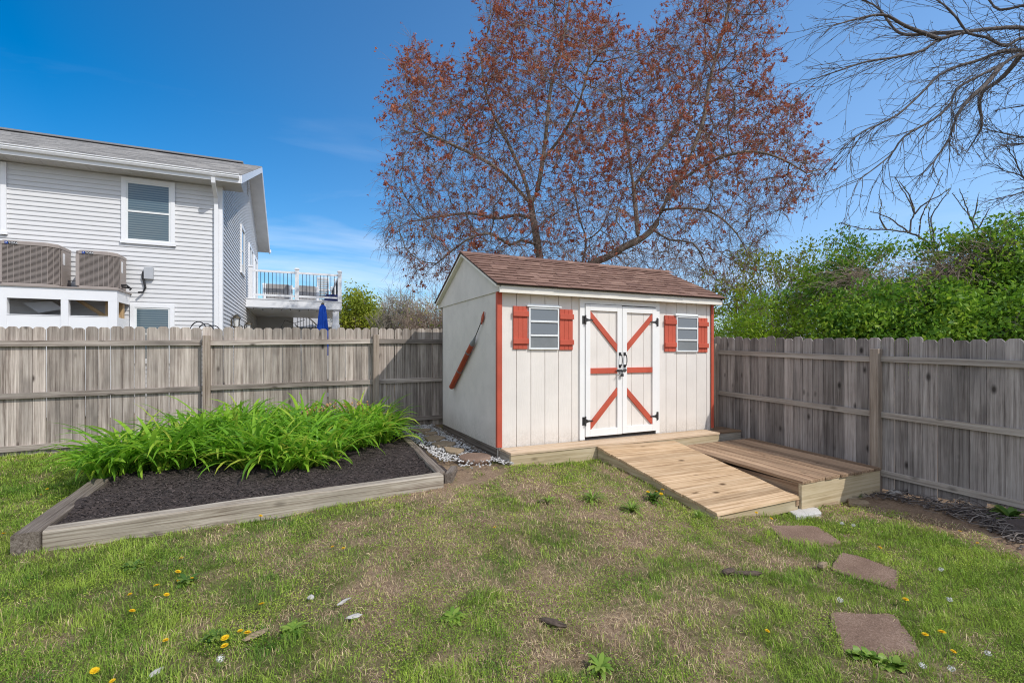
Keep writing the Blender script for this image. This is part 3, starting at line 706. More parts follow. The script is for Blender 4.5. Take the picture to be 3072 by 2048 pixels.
st_ = w.build('stair_rail', M['vinyl'], bal); w = HB()
for i in range(1, 22): p = s0+(s1-s0)*i/22+[0, 0, -.65]; w.tube([p, p+[0,0,.85]], .011, 6)
w.build('balusters', M['black'], st_)
# things standing on the balcony
def sofa(c, b, label, wd):
    t = thing('outdoor_sofa', label, 'sofa', H(c, b, DKZ), 'outdoor sofas on the balcony')
    w = HB(); w.hb(c-wd/2, c+wd/2, b-.32, b-.22, DKZ+.06, DKZ+.60); w.build('backrest', M['wicker'], t, .02)
    w = HB(); w.hb(c-wd/2, c+wd/2, b-.22, b+.38, DKZ+.06, DKZ+.34); w.build('seat', M['wicker'], t, .02)
    for s in (-1, 1): w = HB(); w.hb(c+s*(wd/2+.06)-.055, c+s*(wd/2+.06)+.055, b-.32, b+.38, DKZ+.005, DKZ+.58); w.build('armrest', M['vinyl'], t, .015)
    w = HB(); w.hb(c-wd/2+.02, c+wd/2-.02, b-.2, b+.37, DKZ+.345, DKZ+.45); w.build('cushion', M['cloth_white'], t, .03)
sofa(.98, 6.3, 'grey wicker sofa behind the railing nearer the house wall', .75); sofa(1.95, 6.35, 'grey wicker sofa beside the louvred panel on the balcony', .6)
t = thing('louvred_panel', 'white louvred panel standing on the balcony', 'panel', H(2.5, 6.1, DKZ))
w = HB(); w.hb(2.3, 2.34, 6.08, 6.12, DKZ+.005, DKZ+.95, 2); w.hb(2.68, 2.72, 6.08, 6.12, DKZ+.005, DKZ+.95, 2); w.hb(2.34, 2.68, 6.08, 6.12, DKZ+.9, DKZ+.95); w.build('frame', M['vinyl'], t)
w = HB()
for i in range(10): w.hb(2.342, 2.678, 6.085, 6.115, DKZ+.06+i*.085, DKZ+.12+i*.085)
w.build('louvres', M['soffit'], t)
w = HB(); P = H(2.82, 6.0, DKZ); w.lathe((P[0], P[1], P[2]), [(.005, .2), (.02, .26), (.22, .27), (.29, .22), (.31, .05)], 16)
tag(w.build('covered_fire_pit', M['navy'], None, smooth=True), 'round low table under a navy blue cover on the balcony', 'fire pit')
# ------------------------------------------------------------------ platform for the air conditioners
PB, PC = -.86, -1.77
eq = thing('equipment_platform', 'white panelled platform against the grey house wall carrying two air conditioners', 'platform', H(-3.9, -.43, 0))
w = HB(); w.hb(-7, PC+.03, PB-.03, -.02, 2.592, 2.62); w.build('deck', M['taupe'], eq)
w = HB(); w.hb(-7, PC, PB, PB+.04, 2.36, 2.591, 0); w.hb(PC-.04, PC, PB+.041, -.02, 2.36, 2.591, 1)
w.build('fascia', M['vinyl'], eq)
for a, b in ((-3.68, -3.486), (-2.677, -2.559), (PC-.15, PC)):
    w = HB(); w.hb(a, b, PB+.001, PB+.1, -.05, 2.359, 2); w.build('post', M['vinyl'], eq)
for a, b in ((-7, -3.681), (-3.485, -2.678), (-2.558, PC-.151)):
    w = HB(); w.hb(a, b, PB+.012, PB+.05, .0, 2.03); w.hb(a, b, PB+.004, PB+.06, 2.03, 2.045); w.build('panel', M['vinyl'], eq)
w = HB(); w.hb(PC-.05, PC-.012, PB+.101, -.03, .0, 2.03); w.build('panel', M['vinyl'], eq)
w = HB(); w.hb(PC-.3, PC-.2, -.5, -.41, 0, 2.57, 2); w.hb(PC-.13, PC-.05, -.3, -.21, 0, 2.57, 2)
w.obox(H(PC-.85, -.45, 2.5), H(PC-.28, -.45, 2.08)-H(PC-.85, -.45, 2.5), HY_*.04, (0, 0, -.09)); w.hb(PC-.4, PC-.04, -.55, -.51, 2.0, 2.09); w.build('frame', M['lumber'], eq)
w = HB(); w.prism([H(-3.4, -.5, 2.3), H(-2.95, -.5, 2.35), H(-2.75, -.5, 2.2), H(-3.15, -.5, 2.1)], HY_*.35); 
tag(w.build('leaning_board', M['greywall'], None), 'pale grey board leaning inside the white equipment platform', 'board')
def condenser(c0, c1, b0, z1, label):
    z0 = 2.625; b1 = b0+(c1-c0)*.9; b1 = min(b1, -.08); t = thing('air_conditioner', label, 'air conditioner', H((c0+c1)/2, (b0+b1)/2, z0), 'air conditioners on the white platform')
    ch = .1
    def foot(i): return [(c0+i, b0+ch*.5+i), (c0+ch*.5+i, b0+i), (c1-ch*1.4-i, b0+i), (c1-i, b0+ch*1.4+i), (c1-i, b1-i), (c0+i, b1-i)]
    w = HB(); w.prism([H(c, b, z0) for c, b in foot(0)], (0, 0, .05)); w.build('base', M['taupe'], t, .004)
    w = HB(); w.prism([H(c, b, z0+.051) for c, b in foot(.03)], (0, 0, z1-z0-.15)); w.build('coil', M['coil'], t)
    w = HB(); w.prism([H(c, b, z1-.10) for c, b in foot(-.012)], (0, 0, .07)); w.prism([H(c, b, z1-.03) for c, b in foot(.02)], (0, 0, .02)); w.build('top', M['taupe'], t, .008)
    w = HB(); f = foot(0)
    edges = [(f[0], f[1]), (f[1], f[2]), (f[2], f[3]), (f[3], ((f[3][0], f[3][1]+(f[4][1]-f[3][1])*.25)))]
    zz = z0+.065
    while zz < z1-.115:
        for p, q in edges:
            A, B = H(*p, zz), H(*q, zz); w.obox(A, B-A, -np.cross((B-A)/np.linalg.norm(B-A), UP)*.012, (0, 0, .0105))
        zz += .0235
    for p, q in edges:
        A, B = H(*p, 0), H(*q, 0); L = np.linalg.norm(B-A); n = max(1, int(round(L/.085))); nr = np.cross((B-A)/L, UP)
        for i in range(n+1): X = A+(B-A)*i/n; w.obox(X+nr*.001+[0,0,z0+.05], (0, 0, z1-z0-.15), (B-A)/L*.006, nr*.004)
    w.build('louvred_grille', M['taupe'], t)
    w = HB(); w.hb(c1-.012, c1+.006, f[3][1]+.10, b1, z0+.05, z1-.1); w.hb(c0-.004, c0+.05, b0+.05, b1, z0+.05, z1-.1); w.hb(c0-.004, c0+.055, b0-.006, b0+.06, z0+.05, z1-.1); w.build('side_panel', M['taupe'], t)
    w = HB(); w.hb(c1+.0065, c1+.009, f[3][1]+.14, f[3][1]+.24, z1-.40, z1-.16); w.build('spec_plate', M['vinyl'], t)
    # maker's plate with its lettering
    a = c0+.10; w = HB(); w.hb(a, a+.185, b0-.0165, b0-.0125, z1-.092, z1-.038); pl = w.build('name_plate', M['black'], t)
    w = HB(); w.hb(a, a+.05, b0-.019, b0-.017, z1-.092, z1-.038); w.build('emblem', M['logo_blue'], pl)
    w = HB(); w.prism([H(a+.014, b0-.0195, z1-.075), H(a+.036, b0-.0195, z1-.06), H(a+.02, b0-.0195, z1-.05)], -HY_*.001); w.build('emblem_mark', M['vinyl'], pl)
    cu = bpy.data.curves.new('name_lettering', 'FONT'); cu.body = 'YORK'; cu.size = .052; cu.extrude = .001; cu.space_character = 1.05
    tmp = bpy.data.objects.new('tmp', cu); COL.objects.link(tmp); dg = bpy.context.evaluated_depsgraph_get(); me = bpy.data.meshes.new_from_object(tmp.evaluated_get(dg)); bpy.data.objects.remove(tmp)
    me.name = 'name_lettering'; me.materials.clear(); me.materials.append(M['vinyl']); lo = bpy.data.objects.new('name_lettering', me); COL.objects.link(lo); lo.parent = pl
    lo.location = H(a+.055, b0-.0185, z1-.083)-wloc(pl); lo.rotation_euler = (R_(90), 0, math.atan2(HX[1], HX[0]))
    return t
condenser(-3.66, -2.79, -.74, 3.515, 'taller taupe air conditioner with louvred grille, cut by the edge of the photo')
ac = condenser(-2.485, -1.82, -.72, 3.42, 'smaller taupe air conditioner beside the grey junction box')
w = HB(); 
for k in range(3):
    w.tube([H(-1.86, -.45+k*.03, 2.75-k*.02), H(-1.72, -.45+k*.03, 2.76-k*.03), H(-1.64, -.42, 2.68), H(-1.68, -.38, 2.64-k*.004+.02)], .014, 6)
w.build('hose', M['black'], ac)
# closed parasol
P = np.array([*at(968, 1000, 14.3)[:2], 0]); um = thing('closed_parasol', 'closed blue patio parasol standing in front of the balcony post', 'parasol', P)
w = MB(); w.tube([P+[0,0,0], P+[0,0,2.78]], .025, 8); w.lathe(P+[0,0,0], [(0, .28), (.06, .28), (.1, .06), (.3, .04)], 16); w.build('pole', M['grey_box'], um)
w = MB(); n = 16; prof = [(2.72, .03), (2.66, .08), (2.35, .115), (2.0, .145), (1.72, .17), (1.66, .15), (1.62, .155), (1.3, .2), (1.2, .19)]
vs = []; 
for z, r in prof:
    for k in range(n*2):
        a = math.pi*k/n; q = r*(1.1 if k % 4 < 2 else .82); vs.append(P+[q*math.cos(a), q*math.sin(a), z])
fs = [(i*n*2+k, (i+1)*n*2+k, (i+1)*n*2+(k+1) % (n*2), i*n*2+(k+1) % (n*2)) for i in range(len(prof)-1) for k in range(n*2)]
w._add(vs, fs); w.build('canopy', M['blue'], um, smooth=False)
w = MB(); w.lathe(P+[0,0,2.72], [(0, .05), (.03, .045), (.07, .01)], 10); w.build('finial', M['brass'], um)
# hoops of a rack behind the fence
w = MB(); Q = np.array([*at(606, 1000, 9.4)[:2], 0])
for k in range(3):
    o = RT*(k-1)*.07+FW*k*.12; w.tube([Q+o-RT*.19+[0,0,0]]+[Q+o+RT*.19*-math.cos(t)+[0,0,1.62+.28*math.sin(t)-.03*k] for t in np.linspace(0, math.pi, 12)]+[Q+o+RT*.19+[0,0,0]], .011, 6)
tag(w.build('hoop_rack', M['black']), 'black metal hoops rising just above the back fence by the house corner', 'rack')
# far houses
Pn = np.array([*at(1030, 1000, 27)[:2], 0])
nb_ = thing('far_bungalow', 'low far house with a pale chimney and grey roof showing just over the back fence', 'house', Pn)
w = MB(); w.obox(Pn-RT*6.5+FW*.5, RT*7.5, FW*6, (0, 0, 2.0)); w.build('wall', M['stucco'], nb_)
w = MB(); A = Pn-RT*7+FW*.2; w.prism([A+[0,0,2.0], A+FW*6.6+[0,0,2.0], A+FW*3.3+[0,0,3.2]], RT*7.6); ro = w.build('roof', M['hroof'], nb_)
w = MB(); w.obox(Pn-RT*.24-FW*.1, RT*.36, FW*.5, (0, 0, 3.28)); w.obox(Pn-RT*.29-FW*.15+[0,0,3.281], RT*.46, FW*.6, (0, 0, .07)); ch_ = w.build('chimney', M['stucco'], ro)
w = MB(); c_ = Pn-RT*.06+FW*.15; w.lathe((c_[0], c_[1], 3.352), [(0, .14), (.25, .12), (.27, .15), (.3, .15)], 12); w.build('chimney_pot', M['terracotta'], ch_)
Pg = np.array([*at(930, 1000, 23)[:2], 0])
gh = thing('far_grey_house', 'far house with grey siding and shingles seen under the balcony beside the parasol', 'house', Pg)
w = MB(); 
for i in range(26): w.prism([Pg-RT*2.2+[0,0,i*.1], Pg-RT*2.2-FW*.018+[0,0,i*.1], Pg-RT*2.2-FW*.004+[0,0,i*.1+.104], Pg-RT*2.2+[0,0,i*.1+.104]], RT*3.2)
w.obox(Pg-RT*2.2+FW*.001, RT*3.2, FW*4, (0, 0, 2.6)); w.build('wall', M['siding'], gh)
w = MB(); A = Pg-RT*2.5-FW*.3; w.prism([A+[0,0,2.5], A+FW*4.7+[0,0,2.5], A+FW*2.3+[0,0,3.5]], RT*3.8); w.build('roof', M['hroof'], gh)
# ------------------------------------------------------------------ flower bed
M['mulch'] = varmat('dark_mulch', [(.1,(.022,.017,.016)),(.5,(.056,.044,.040)),(.95,(.12,.095,.085))], .95, 70, .8)
M['pebble'] = varmat('white_gravel', [(.05,(.16,.15,.15)),(.4,(.42,.41,.40)),(.9,(.62,.60,.57))], .7, 60, .2)
M['flag'] = speckle('tan_flagstone', [(.35,(.20,.15,.095)),(.6,(.36,.275,.185))], 60)
M['paver'] = speckle('reddish_paver', [(.28,(.075,.050,.038)),(.5,(.22,.145,.105)),(.74,(.43,.32,.25))], 120, .95, .9)
M['concrete'] = speckle('pale_concrete', [(.3,(.40,.39,.38)),(.7,(.66,.64,.61))], 70)
M['rock'] = speckle('grey_rock', [(.3,(.30,.28,.26)),(.7,(.62,.60,.57))], 50)
M['bark'] = speckle('dark_bark', [(.3,(.05,.038,.03)),(.7,(.16,.12,.095))], 50)
bx = thing('flower_bed_edging', 'weathered grey timber edging round the mulched flower bed', 'edging', (-2.4, .3, -.1))
def timber(p0, p1, wdt, z0a, z1a, z0b, z1b, m, side, name='timber'):
    """beam from p0 to p1, its body on the given side (unit vec)"""
    p0 = np.array(p0, float); p1 = np.array(p1, float); s = np.array([*side, 0.])*wdt; w = MB(); off = np.array([random.random()*60 for _ in range(3)]); N = 14
    vs = []; gs = []; L = np.linalg.norm(p1-p0)
    for i in range(N+1):
        f = i/N; b = np.array([*(p0+(p1-p0)*f), 0]); za = z0a+(z0b-z0a)*f; zb = z1a+(z1b-z1a)*f; j = np.array([random.uniform(-.003, .003), random.uniform(-.003, .003), 0])
        e = random.uniform(-.003, .003)
        for q, z in ((b+j, za), (b+j, zb-.012+e), (b+j+s*.08, zb+e), (b+j+s*.92, zb-e), (b+j+s, zb-.012-e), (b+j+s, za)):
            vs.append([q[0], q[1], z]); gs.append(off+[f*L, np.dot(q[:2]-b[:2], side), z])
    fs = []
    cr = np.cross([*(p1-p0), 0], s)[2] > 0
    for i in range(N):
        for k in range(6):
            f_ = (i*6+k, i*6+(k+1) % 6, (i+1)*6+(k+1) % 6, (i+1)*6+k); fs.append(f_ if cr else f_[::-1])
    c0 = tuple(range(6)); c1 = tuple(range(N*6, N*6+6)); fs += [c0[::-1] if cr else c0, c1 if cr else c1[::-1]]
    w._add(vs, fs, gs); return w.build(name, M[m], bx)
F0, F1 = (-3.90, -1.0), (-.93, -.775)
timber(F0, F1, .14, -.26, .050, -.2, .068, 'timber', (-.075, .997))
timber((-4.06, -1.02), (-4.07, 2.3), .15, -.26, .058, -.1, .10, 'timber_old', (1, 0))
timber((-.86, -.62), (-.74, 1.75), .10, -.2, .062, -.1, .085, 'timber_old', (-.99, .05))
timber((-.80, -.66), (-.62, -.30), .09, -.2, .045, -.2, .03, 'timber_old', (-.8, .3), 'broken_end')
mz = lambda x, y: .035+.05*np.clip((y+.8)/3, 0, 1)+(vnoise(x, y, 3.3, 21)-.5)*.05+(vnoise(x, y, 13, 22)-.5)*.03
xs = np.arange(-3.93, -.78, .03); ys = np.arange(-.92, 2.62, .03); X, Y = np.meshgrid(xs, ys); Z = mz(X, Y)
Z = np.where((Y < -.86+.07*(X+3.9)) , Z-.0, Z)
V = np.stack([X, Y, Z], -1).reshape(-1, 3); i = np.arange(X.size).reshape(X.shape); F = np.stack([i[:-1, :-1], i[:-1, 1:], i[1:, 1:], i[1:, :-1]], -1).reshape(-1, 4)
keep = V[F[:, 0], 1] > -.87+.076*(V[F[:, 0], 0]+3.9); F = F[keep]
n0 = len(V); N = 34000                              # loose chips over the bed
cx = RNG.uniform(-3.9, -.83, N); cy = RNG.uniform(-.85, 2.5, N); ok = cy > -.84+.076*(cx+3.9); cx, cy = cx[ok], cy[ok]; N = len(cx)
c = np.stack([cx, cy, mz(cx, cy)+RNG.uniform(0, .014, N)], -1); a = RNG.uniform(0, 6.28, N); ln = RNG.uniform(.004, .015, N); wd = RNG.uniform(.002, .005, N)
ax = np.stack([np.cos(a), np.sin(a), RNG.uniform(-.4, .4, N)], -1); bxv = np.stack([-np.sin(a), np.cos(a), RNG.uniform(-.5, .5, N)], -1)
q = np.stack([c-ax*ln[:, None]-bxv*wd[:, None], c+ax*ln[:, None]-bxv*wd[:, None], c+ax*ln[:, None]+bxv*wd[:, None], c-ax*ln[:, None]+bxv*wd[:, None]], 1).reshape(-1, 3)
F2 = n0+np.arange(4*N).reshape(N, 4)
rv = np.concatenate([RNG.random(n0)*.4+.2, np.repeat(RNG.random(N), 4)])
o = np_mesh('mulch', np.concatenate([V, q]), np.concatenate([F, F2]), M['mulch'], attrs={'rv': rv}); tag(o, 'dark brown shredded mulch filling the flower bed', 'mulch', kind='stuff')
# strap leaved plants
def leafmat(name, stops, trans=.35, rough=.45):
    m, nt, b = new_mat(name); g = G(nt); rv = g.attr('rv').outputs['Fac']
    c = g.ramp(rv, stops); g.l(c, b.inputs['Base Color']); b.inputs['Roughness'].default_value = rough; b.inputs['Specular IOR Level'].default_value = .35
    t = g.n('ShaderNodeBsdfTranslucent'); g.l(c, t.inputs[0]); mx = g.n('ShaderNodeMixShader'); mx.inputs[0].default_value = trans
    out = nt.nodes['Material Output']; g.l(b.outputs[0], mx.inputs[1]); g.l(t.outputs[0], mx.inputs[2]); g.l(mx.outputs[0], out.inputs[0]); return m
M['lily'] = leafmat('daylily_leaf', [(0,(.12,.29,.024)),(.45,(.23,.48,.035)),(.8,(.36,.60,.05)),(1,(.55,.60,.09))], .5, .4)
M['daff'] = leafmat('blue_green_leaf', [(0,(.05,.12,.045)),(1,(.11,.21,.07))])
M['brownflower'] = varmat('withered_flower', [(.1,(.25,.12,.05)),(.9,(.50,.30,.14))], .9, 30, 0)
def straps(nb, hl, hw, spread, seed, up=(.85, 1.48)):
    r = np.random.default_rng(seed); vs = []; fs = []; rvv = []
    for k in range(nb):
        az = r.uniform(0, 6.283); base = np.array([math.cos(az), math.sin(az), 0])*r.uniform(.0, .05)+np.array([r.normal()*.03, r.normal()*.03, -.02])
        az += r.normal()*.5; L = hl*r.uniform(.65, 1.15); el = r.uniform(*up); cur = r.uniform(.75, 2.15)*spread; wd = hw*r.uniform(.75, 1.25); S = 7
        p = base.copy(); o = len(vs); tw = r.normal()*.35; cv = r.random()
        for i in range(S+1):
            f = i/S; e = el-cur*f**1.5
            d = np.array([math.cos(az)*math.cos(e), math.sin(az)*math.cos(e), math.sin(e)])
            if i: p = p+d*L/S
            sd = np.array([-math.sin(az), math.cos(az), tw*f]); ww = wd*(.75+.6*f-1.35*f**4)*.5+.0004
            up_ = np.cross(d, sd)
            vs += [p-sd*ww+up_*ww*.35, p-up_*ww*.1, p+sd*ww+up_*ww*.35]; rvv += [cv]*3
            if i: q = o+3*(i-1); fs += [(q, q+1, q+4, q+3), (q+1, q+2, q+5, q+4)]
    return np.array(vs), np.array(fs), np.array(rvv)
protos = []
for k in range(6):
    V, F, rv = straps((38, 46, 34, 50, 42, 32)[k], (.66, .73, .60, .70, .75, .57)[k], .036, 1., 100+k)
    o = np_mesh('daylily', V, F, M['lily'], attrs={'rv': rv}, smooth=True); o.location = (0, 0, 0); protos.append(o)
    me = o.data; co = np.empty(len(V)*3, np.float32)
    me.vertices.foreach_set('co', V.astype(np.float32).ravel()); me.update()
spots = []
front = [(-4.05,.45),(-3.6,.55),(-3.25,.72),(-2.9,.5),(-2.55,.25),(-2.2,.05),(-1.95,.2),(-1.75,.75),(-1.45,1.05),(-1.05,1.3)]
fx = [p[0] for p in front]; fy = [p[1] for p in front]
rr = random.Random(5)
tries = 0
while len(spots) < 108 and tries < 14000:
    tries += 1; x = rr.uniform(-4.02, -1.1); y = rr.uniform(.02, 2.4); yf = float(np.interp(x, fx, fy))
    if y < yf+.02: continue
    if x < -3.7+.9*(y-1.2) - .3 and y > 1.2: continue
    if -2.1 < x < -1.25 and y > 1.75: continue
    if min([math.hypot(x-a, y-b) for a, b in spots]+[9]) < .175: continue
    spots.append((x, y))
for n, (x, y) in enumerate(spots):
    pr = protos[n % 6]; o = pr if n < 6 else pr.copy()
    if n >= 6: COL.objects.link(o)
    s = rr.uniform(.76, 1.06)*(1+.09*max(0, y)); o.location = (x, y, float(mz(x, y))); o.rotation_euler = (rr.uniform(-.08, .08), rr.uniform(-.08, .08), rr.uniform(0, 6.28)); o.scale = (s, s, s*rr.uniform(.85, 1.1))
    tag(o, 'bright green strap leaved daylily clump growing close among its kind in the mulched bed', 'plant', 'daylilies in the flower bed')
df = None
for n, (x, y) in enumerate([(-2.0,1.85),(-1.75,1.9),(-1.5,1.85),(-1.88,2.08),(-1.6,2.1),(-1.35,2.02)]):
    if df is None:
        df = thing('daffodil', '', 'plant', (0, 0, 0)); V, F, rv = straps(46, .48, .011, .35, 300, (1.0, 1.5)); np_mesh('leaves', V, F, M['daff'], df, {'rv': rv})
        w = MB(); rq = random.Random(3)
        for k in range(12): w.blob((rq.uniform(-.16, .16), rq.uniform(-.16, .16), rq.uniform(.32, .47)), (.014, .014, .02), k)
        w.build('withered_blossoms', M['brownflower'], df); o = df
    else: o = copy_tree(df)
    o.location = (x, y, float(mz(x, y))); o.rotation_euler = (0, 0, n*1.3)
    tag(o, 'narrow leaved daffodil clump with withered brown flowers at the back of the bed', 'plant', 'faded daffodils in the flower bed')
# ------------------------------------------------------------------ gravel strip beside the shed
w = MB(); rr = random.Random(9)
GX = lambda y: -.66-.05*(y > .5)
for k in range(3000):
    y = rr.uniform(-.42, 2.7); x = rr.uniform(-.70+(.12 if y < 0 else 0), -.05 if y > -.1 else .03)
    if y < 0 and x > -.02 and y > -.36: pass
    if y < .55+x*1.1+.75*.0 and rr.random() < (.82 if x < -.12 else .35): continue
    s = rr.uniform(.007, .017); w.blob((x, y, float(.012)+.03*max(0, y)/2.6+rr.uniform(-.004, .012)), (s, s*rr.uniform(.7, 1), s*.6), k)
tag(w.build('gravel', M['pebble']), 'white gravel strip between flower bed and shed', 'gravel', kind='stuff')
def slab(name, pts, th, m, label, cat, group=None, up=.0):
    P = [np.array(p, float) for p in pts]; c = sum(P)/len(P); out = []
    for i in range(len(P)):                          # ragged outline
        a, b = P[i], P[(i+1) % len(P)]
        for f in (0, .25, .5, .75):
            q = a+(b-a)*f; out.append(q+(np.array([random.uniform(-.010, .010), random.uniform(-.010, .010), 0]) if f else (c-a)*.03))
    w = MB(); w.prism([p+[0, 0, up] for p in out], (0, 0, -th)); return tag(w.build(name, m, None, .006), label, cat, group)
def gpoly(pts, dz=0.): 
    P = np.array([gp(u, v) for u, v in pts]); P[:, 2] = P[:, 2].mean()*.3+P[:, 2]*.7+dz; return P
def tpx(pts): return [(1200+x/5.345, 1220+y/5.345) for x, y in pts]
for pts, lab in (([(130,420),(500,405),(480,440),(250,470)], 'farthest brown flagstone in the gravel by the shed, near the back fence'),
                 ([(350,490),(590,470),(600,500),(420,530)], 'second brown flagstone from the back fence in the gravel strip'),
                 ([(380,580),(560,540),(740,590),(620,640),(440,640)], 'middle brown flagstone in the gravel strip beside the shed'),
                 ([(500,690),(700,650),(900,680),(840,730),(600,735)], 'brown flagstone in the gravel just behind the round stone'),
                 ([(690,750),(900,765),(1050,780),(930,850),(760,830)], 'sunlit orange tan flagstone lying beside the round stone')):
    P = gpoly(tpx(pts)); P[:, 2] = .046+.03*np.clip(P[:, 1], 0, 2.6)/2.6; slab('flagstone', P, .035, M['flag'], lab, 'stone', 'flagstones in the gravel')
c = gp(1424, 1384); w = MB()
w.lathe((c[0], c[1], c[2]-.02), [(0, .18), (.05, .205), (.075, .205), (.092, .19)], 28); tag(w.build('round_stepping_stone', M['paver'], None, .008), 'round reddish stepping stone at the near corner of the shed', 'stone')
w = MB(); w.obox((-.115, -.02, -.08), (0, 2.5, .03), (.04, 0, 0), (0, 0, .11)); tag(w.build('edging_board', M['timber_old']), 'narrow old edging board along the foot of the shed side wall', 'edging')
# ------------------------------------------------------------------ stepping stones and bits in the lawn
PV = [([(2305,1573),(2450,1582),(2526,1626),(2500,1637),(2395,1630),(2340,1612)], 'small reddish stepping stone nearest the ramp'),
      ([(2525,1656),(2612,1680),(2703,1716),(2690,1764),(2590,1738),(2490,1706)], 'middle reddish stepping stone in the grass between two others'),
      ([(2487,1836),(2590,1838),(2684,1843),(2730,1900),(2776,1966),(2660,1972),(2532,1958),(2500,1890)], 'large square reddish stepping stone nearest the camera')]
pav = []
for pts, lab in PV:
    P = gpoly(pts, .004); pav.append(P); slab('stepping_stone', P, .05, M['paver'], lab, 'stone', 'stepping stones in the lawn')
P = gpoly([(2355,1526),(2390,1521),(2453,1527),(2466,1544),(2388,1554)], .02); pav.append(P); slab('concrete_piece', P, .06, M['concrete'], 'flat pale broken piece of concrete in front of the ramp', 'concrete')
P = gpoly([(2460,1512),(2500,1502),(2520,1515),(2470,1524)], .03); slab('flat_stone', P, .04, M['flag'], 'tan flat stone beside the front of the platform', 'stone')
P = gpoly([(2540,1500),(2600,1506),(2610,1517),(2545,1516)], .03); slab('flat_stone', P, .04, M['flag'], 'tan flat stone at the edge of the vine litter', 'stone')
def lump(name, u, v, r, m, label, cat, rot=0, dz=.3, seed=1):
    p = gp(u, v); w = MB(); w.blob((0, 0, 0), r, seed, jit=.5); V = np.array(w.v); a = rot; Rm = np.array([[math.cos(a), -math.sin(a), 0], [math.sin(a), math.cos(a), 0], [0, 0, 1]]); w.v = [tuple(Rm@x+p+[0, 0, r[2]*dz]) for x in V]
    return tag(w.build(name, m, smooth=False), label, cat)
lump('white_block', 2517, 1499, (.07,.05,.04), M['concrete'], 'small white chunk lying below the platform front', 'rock', .3, .8)
lump('rock', 1029, 1808, (.05,.012,.009), M['rock'], 'thin white elongated rock in the dry centre of the lawn', 'rock', .6, .8, 2)
lump('rock', 1063, 1851, (.042,.022,.010), M['rock'], 'flat greyish white rock in the lawn nearest the camera centre', 'rock', .1, .8, 3)
lump('rock', 933, 1796, (.02,.02,.014), M['rock'], 'tiny pale rock on bare ground in the lawn', 'rock', 0, .8, 4)
lump('rock', 2467, 1703, (.06,.03,.025), M['flag'], 'tan rock between the middle stepping stone and dry grass', 'rock', .2, .8, 5)
lump('rock', 470, 2020, (.04,.016,.010), M['rock'], 'white rock in the grass at the lower edge of the photo', 'rock', .9, .8, 6)
lump('chip', 766, 1908, (.06,.03,.012), M['flag'], 'pinkish flat chip beside the cluster of dandelions', 'rock', .4, .8, 7)
lump('bark_piece', 1659, 1873, (.10,.022,.016), M['bark'], 'dark stick of bark lying in the grass', 'bark', -.9, .9, 8)
lump('rotten_wood', 2185, 1717, (.07,.03,.016), M['bark'], 'dark rotten wood chunk in bare lawn, the rounder of two', 'wood', .1, .7, 9)
lump('rotten_wood', 2243, 1722, (.10,.022,.014), M['bark'], 'dark rotten wood strip in bare lawn, the longer of two', 'wood', -.5, .7, 10)
# vine litter at the foot of the side fence
w = MB(); rr = random.Random(4); LT = [(2520,1440),(2600,1430),(2700,1450),(2800,1475),(2900,1510),(3000,1550),(3072,1600)]
for k in range(420):
    i = rr.randrange(len(LT)-1); f = rr.random(); u = LT[i][0]+(LT[i+1][0]-LT[i][0])*f; v = LT[i][1]+(LT[i+1][1]-LT[i][1])*f+rr.uniform(-10, 60)*(.55+.5*rr.random())
    p = gp(u+rr.uniform(-20, 20), v); a = rr.uniform(0, 6.28); L = rr.uniform(.08, .35); d = np.array([math.cos(a), math.sin(a), 0])
    q = np.array([-d[1], d[0], 0])*rr.uniform(-.12, .12); h = rr.uniform(.0, .07)
    if p[0]-.5*L > 4.05: continue
    pts = [p+d*L*(t-.5)+q*math.sin(t*3.14)+np.array([0,0,.01+h*math.sin(t*3.14)]) for t in np.linspace(0, 1, 5)]
    for x in pts: x[0] = min(x[0], 4.10)
    w.tube(pts, rr.uniform(.002, .005), 4, cap=False)
for k in range(700):
    i = rr.randrange(len(LT)-1); f = rr.random(); u = LT[i][0]+(LT[i+1][0]-LT[i][0])*f; v = LT[i][1]+(LT[i+1][1]-LT[i][1])*f+rr.uniform(0, 55)
    p = gp(u, v); 
    if p[0] > 4.08: continue
    s = rr.uniform(.008, .025); w.blob(p+[0,0,.004], (s, s*.6, s*.35), k)
M['vinelitter'] = varmat('dry_vine_litter', [(.1,(.035,.03,.03)),(.5,(.12,.10,.09)),(.95,(.30,.26,.23))], .9, 30, 0)
tag(w.build('vine_litter', M['vinelitter']), 'dark tangled dry vine litter at the foot of the side fence', 'litter', kind='stuff')
lump('rock', 2690, 1480, (.12,.06,.035), M['rock'], 'long grey rock half buried in the vine litter by the fence', 'rock', -.2, .4, 14)
w = MB(); c = gp(3090, 1600); w.blob(c+[0.05, 0, .0], (.18,.26,.10), 3, jit=.3); tag(w.build('compost_heap', M['mulch']), 'black heap of mulch at the fence foot, cut by the edge of the photo', 'mulch heap')
